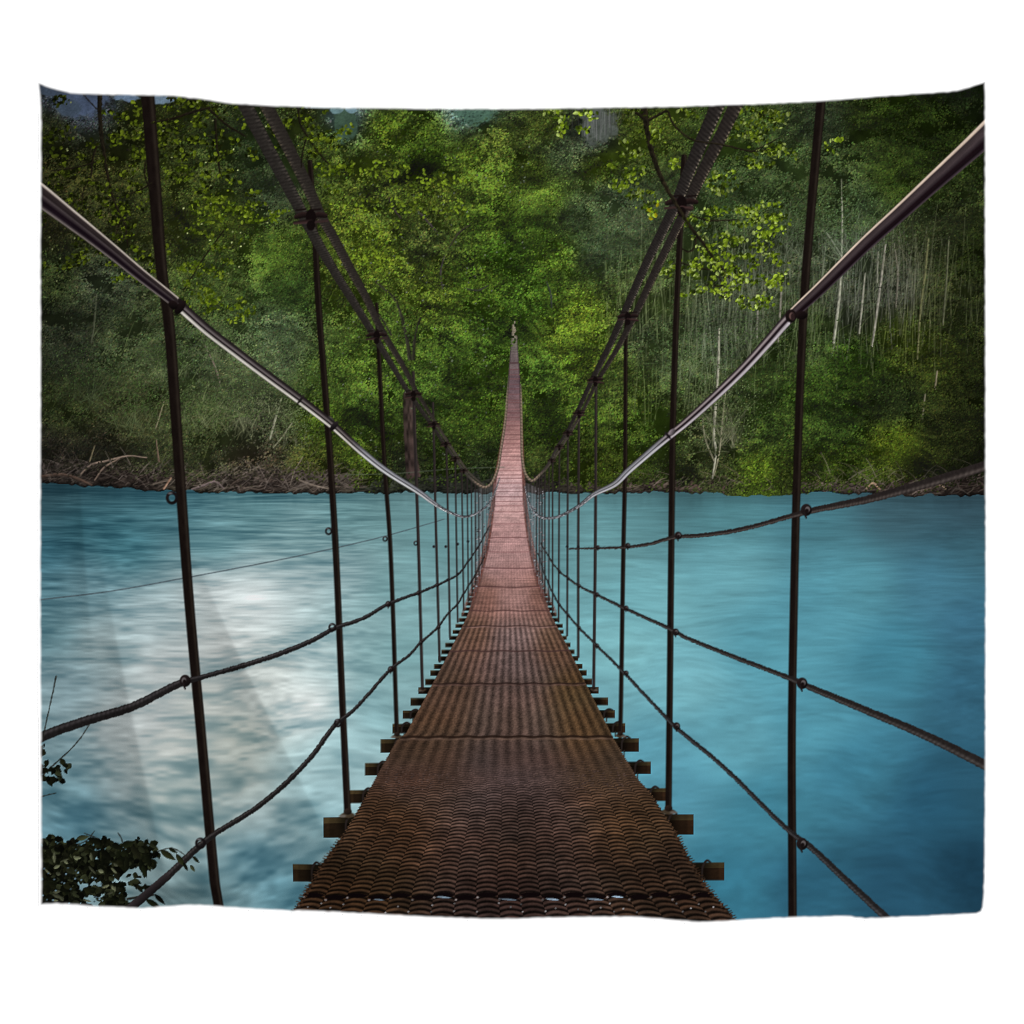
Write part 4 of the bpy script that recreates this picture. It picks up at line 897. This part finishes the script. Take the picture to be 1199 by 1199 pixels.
e2 = np.minimum(xs[None] - lef[:, None], rig[:, None] - xs[None])
Dm = np.minimum(e1, e2)                  # distance inside the printed area
gx, gy = np.meshgrid(xs.astype(np.float32), ys.astype(np.float32))
fray = (lat(gx / 6., gy / 6., 130) - .5) * .8
kk = smooth(-.8, 4.0, Dm + fray)[..., None].astype(np.float32)
lin = np.where(PR <= .04045, PR / 12.92, ((PR + .055) / 1.055) ** 2.4).astype(np.float32)
WHITE = .84
ink = lin / LIGHT
ink = np.clip(ink, 0, WHITE)
ink = ink * kk + WHITE * (1 - kk)
keep_v = Dm > -1.6
P_HEM = part('hem'); IDS[Dm < .8] = P_HEM

# ------------------------------------------------------------------ how it hangs: soft folds
def ridge(x0, y0, x1, y1, amp, wl, wr, grow=1.):
    """a crease that starts at (x0, y0) and runs out through (x1, y1)"""
    dx, dy = x1 - x0, y1 - y0; l = math.hypot(dx, dy); dx /= l; dy /= l
    t = ((gx - x0) * dx + (gy - y0) * dy) / l
    d = (gx - x0) * dy - (gy - y0) * dx
    w = np.where(d < 0, wl, wr) * (.55 + .45 * np.clip(t, 0, 1.4) * grow)
    return amp * np.exp(-(np.sqrt(d * d + 9) - 3) / w) * smooth(-.25, .55, t)
hgt = np.zeros_like(gx)
hgt += ridge(228, 650, 350, 900, .035, 74, 130) * smooth(1085, 960, gy)
hgt += ridge(118, 640, 190, 985, .026, 58, 80)
hgt += ridge(92, 520, 106, 700, .0100, 26, 44) * smooth(800, 690, gy)
hgt += ridge(420, 900, 430, 1090, .0016, 40, 40) + ridge(820, 960, 822, 1090, .0016, 40, 40) + ridge(1013, 980, 1010, 1085, .0014, 30, 30)
hgt += .0022 * (fbm(gx, gy, 210, 140, 2) - .3) + .0006 * (fbm(gx, gy, 48, 143, 2, stretch=.7) - .5)
hgt = np.maximum(hgt, 0) * smooth(-2, 34, Dm) + .0001
VX = (gx - 599.5) * K; VZ = (599.5 - gy) * K; VY = -hgt

# ------------------------------------------------------------------ materials
def cloth_material(name, colour=None):
    m = bpy.data.materials.new(name); m.use_nodes = True
    nt = m.node_tree; b = nt.nodes['Principled BSDF']
    b.inputs['Roughness'].default_value = .95
    b.inputs['Specular IOR Level'].default_value = 0.
    if colour is None:
        a = nt.nodes.new('ShaderNodeVertexColor'); a.layer_name = 'ink'
        nt.links.new(a.outputs['Color'], b.inputs['Base Color'])
    else:
        b.inputs['Base Color'].default_value = (*colour, 1)
    tc = nt.nodes.new('ShaderNodeTexCoord')                    # plain weave
    w1 = nt.nodes.new('ShaderNodeTexWave'); w1.bands_direction = 'X'; w1.inputs['Scale'].default_value = 260
    w2 = nt.nodes.new('ShaderNodeTexWave'); w2.bands_direction = 'Z'; w2.inputs['Scale'].default_value = 260
    ad = nt.nodes.new('ShaderNodeMath'); ad.operation = 'ADD'
    bp = nt.nodes.new('ShaderNodeBump'); bp.inputs['Strength'].default_value = .06; bp.inputs['Distance'].default_value = .0004
    for w in (w1, w2): nt.links.new(tc.outputs['Object'], w.inputs['Vector'])
    nt.links.new(w1.outputs['Fac'], ad.inputs[0]); nt.links.new(w2.outputs['Fac'], ad.inputs[1])
    nt.links.new(ad.outputs[0], bp.inputs['Height']); nt.links.new(bp.outputs['Normal'], b.inputs['Normal'])
    return m
MAT_PRINT = cloth_material('printed polyester')
MAT_BACK = cloth_material('unprinted polyester', (.84, .84, .84))
mw = bpy.data.materials.new('white plaster'); mw.use_nodes = True
nt = mw.node_tree; b = nt.nodes['Principled BSDF']; b.inputs['Roughness'].default_value = .9; b.inputs['Specular IOR Level'].default_value = .1
tc = nt.nodes.new('ShaderNodeTexCoord'); nz = nt.nodes.new('ShaderNodeTexNoise'); nz.inputs['Scale'].default_value = 60
rm = nt.nodes.new('ShaderNodeMapRange'); rm.inputs['To Min'].default_value = .86; rm.inputs['To Max'].default_value = .90
cb = nt.nodes.new('ShaderNodeCombineColor')
nt.links.new(tc.outputs['Object'], nz.inputs['Vector']); nt.links.new(nz.outputs['Fac'], rm.inputs['Value'])
for i in range(3): nt.links.new(rm.outputs[0], cb.inputs[i])
nt.links.new(cb.outputs['Color'], b.inputs['Base Color'])

# ------------------------------------------------------------------ the cloth, motif by motif
Vall = np.stack([VX, VY, VZ], -1).reshape(-1, 3).astype(np.float32)
# shading normals of the whole cloth, so that the motifs meet without a seam
du = np.gradient(VY, axis=1) / K; dv = np.gradient(VY, axis=0) / -K
Nall = np.stack([du, -np.ones_like(du), dv], -1).reshape(-1, 3); Nall /= np.linalg.norm(Nall, axis=1, keepdims=True)
Nall = Nall.astype(np.float32)
inkf = np.concatenate([ink.reshape(-1, 3), np.ones((ink.size // 3, 1), np.float32)], 1)
nw = gx.shape[1]; nh = gx.shape[0]
kc = keep_v[:-1, :-1] & keep_v[1:, :-1] & keep_v[:-1, 1:] & keep_v[1:, 1:]
ci_, cj_ = np.nonzero(kc)
cid = IDS[:-1, :-1][kc]
v00 = ci_ * nw + cj_
quads = np.stack([v00 + nw, v00 + nw + 1, v00 + 1, v00], 1)    # facing the viewer (-y)

def mesh_from(name, q, offset=0., flip=False, mat=MAT_PRINT, colour=True):
    u, inv = np.unique(q, return_inverse=True); inv = inv.reshape(q.shape)
    if flip: inv = inv[:, ::-1]
    me = bpy.data.meshes.new(name)
    co = Vall[u].copy(); co[:, 1] += offset
    me.vertices.add(len(u)); me.vertices.foreach_set('co', co.ravel())
    me.loops.add(inv.size); me.loops.foreach_set('vertex_index', inv.ravel().astype(np.int32))
    me.polygons.add(len(q)); me.polygons.foreach_set('loop_start', np.arange(0, inv.size, 4, dtype=np.int32))
    me.update(calc_edges=True)
    me.polygons.foreach_set('use_smooth', np.ones(len(q), bool))
    me.normals_split_custom_set_from_vertices((Nall[u] * (-1 if flip else 1)).tolist())
    if colour:
        at = me.color_attributes.new('ink', 'FLOAT_COLOR', 'POINT')
        at.data.foreach_set('color', inkf[u].ravel())
    me.materials.append(mat)
    return me

tap = bpy.data.objects.new('tapestry', None); COL.objects.link(tap)
tap.location = (0, 0, -.62)
tap['label'] = 'fabric wall tapestry printed with a suspension footbridge over a turquoise forest river'
tap['category'] = 'tapestry'
tap.empty_display_size = .1
Vall[:, 2] += .62
OBJ = {}
counts = {}
NAMES = {'sky': 'printed_sky', 'forest': 'printed_forest', 'river': 'printed_river', 'riverbank': 'printed_riverbank', 'footbridge': 'printed_footbridge'}
order = sorted(PARTS, key=lambda k: (PARTS[k][1] is not None, k))
srt = np.argsort(cid, kind='stable'); cs_ = cid[srt]
def cells(k):
    a, b = np.searchsorted(cs_, [k, k + 1]); return quads[srt[a:b]]
for k in order:
    name, par, label = PARTS[k]
    name = NAMES.get(name, name)
    q = cells(k)
    if k == P_BRIDGE:
        o = bpy.data.objects.new(name, None); o.empty_display_size = .05
    else:
        if len(q) < 3: continue
        o = bpy.data.objects.new(name, mesh_from(name, q))
    COL.objects.link(o)
    o.parent = OBJ[par] if par else tap
    if label: o['label'] = label
    OBJ[k] = o
# cells of dropped scraps go to the river or forest they lie in
left_over = [k for k in PARTS if k not in OBJ]
if left_over:
    q = np.concatenate([cells(k) for k in left_over] + [np.zeros((0, 4), np.int64)])
    if len(q):
        o = bpy.data.objects.new('printed_scrap', mesh_from('printed_scrap', q)); COL.objects.link(o); o.parent = tap
bk = bpy.data.objects.new('backing', mesh_from('backing', quads.reshape(-1, 4), .0003, True, MAT_BACK, False))
COL.objects.link(bk); bk.parent = tap

# ------------------------------------------------------------------ white wall
W0 = .0006
me = bpy.data.meshes.new('wall')
me.from_pydata([(-4, W0, -3), (4, W0, -3), (4, W0, 3), (-4, W0, 3), (-4, .12, -3), (4, .12, -3), (4, .12, 3), (-4, .12, 3)], [],
               [(0, 1, 2, 3), (5, 4, 7, 6), (4, 0, 3, 7), (1, 5, 6, 2), (3, 2, 6, 7), (4, 5, 1, 0)])
wall = bpy.data.objects.new('wall', me); COL.objects.link(wall); me.materials.append(mw)
wall['kind'] = 'structure'; wall['label'] = 'plain white wall behind the tapestry'; wall['category'] = 'wall'

# ------------------------------------------------------------------ studio light and camera
def area(name, loc, size, power):
    l = bpy.data.lights.new(name, 'AREA'); l.shape = 'SQUARE'; l.size = size; l.energy = power
    o = bpy.data.objects.new(name, l); COL.objects.link(o); o.location = loc
    d = np.array(loc, float); d = -d
    from mathutils import Vector
    o.rotation_euler = Vector(d).to_track_quat('-Z', 'Y').to_euler()
area('softbox_key', (7.6, -7.0, 2.2), 2.4, 1640)
area('softbox_fill', (-5.4, -7.6, 1.0), 3.0, 420)
wd = bpy.data.worlds.new('World'); scn.world = wd; wd.use_nodes = True
wd.node_tree.nodes['Background'].inputs['Color'].default_value = (1, 1, 1, 1)
wd.node_tree.nodes['Background'].inputs['Strength'].default_value = .17
cam = bpy.data.cameras.new('camera'); co = bpy.data.objects.new('camera', cam); COL.objects.link(co)
dist = 3.4
co.location = (0, -dist, 0); co.rotation_euler = (math.pi / 2, 0, 0)
cam.sensor_width = 36; cam.lens = 36 * dist / (1199 * K); cam.clip_end = 100; cam.clip_start = .05
scn.camera = co
vs = scn.view_settings
vs.view_transform = 'Standard'; vs.look = 'None'; vs.exposure = 0; vs.gamma = 1; vs.use_curve_mapping = False
scn.cycles.max_bounces = 4
scn.cycles.filter_width = 1.15
scn.cycles.use_denoising = False
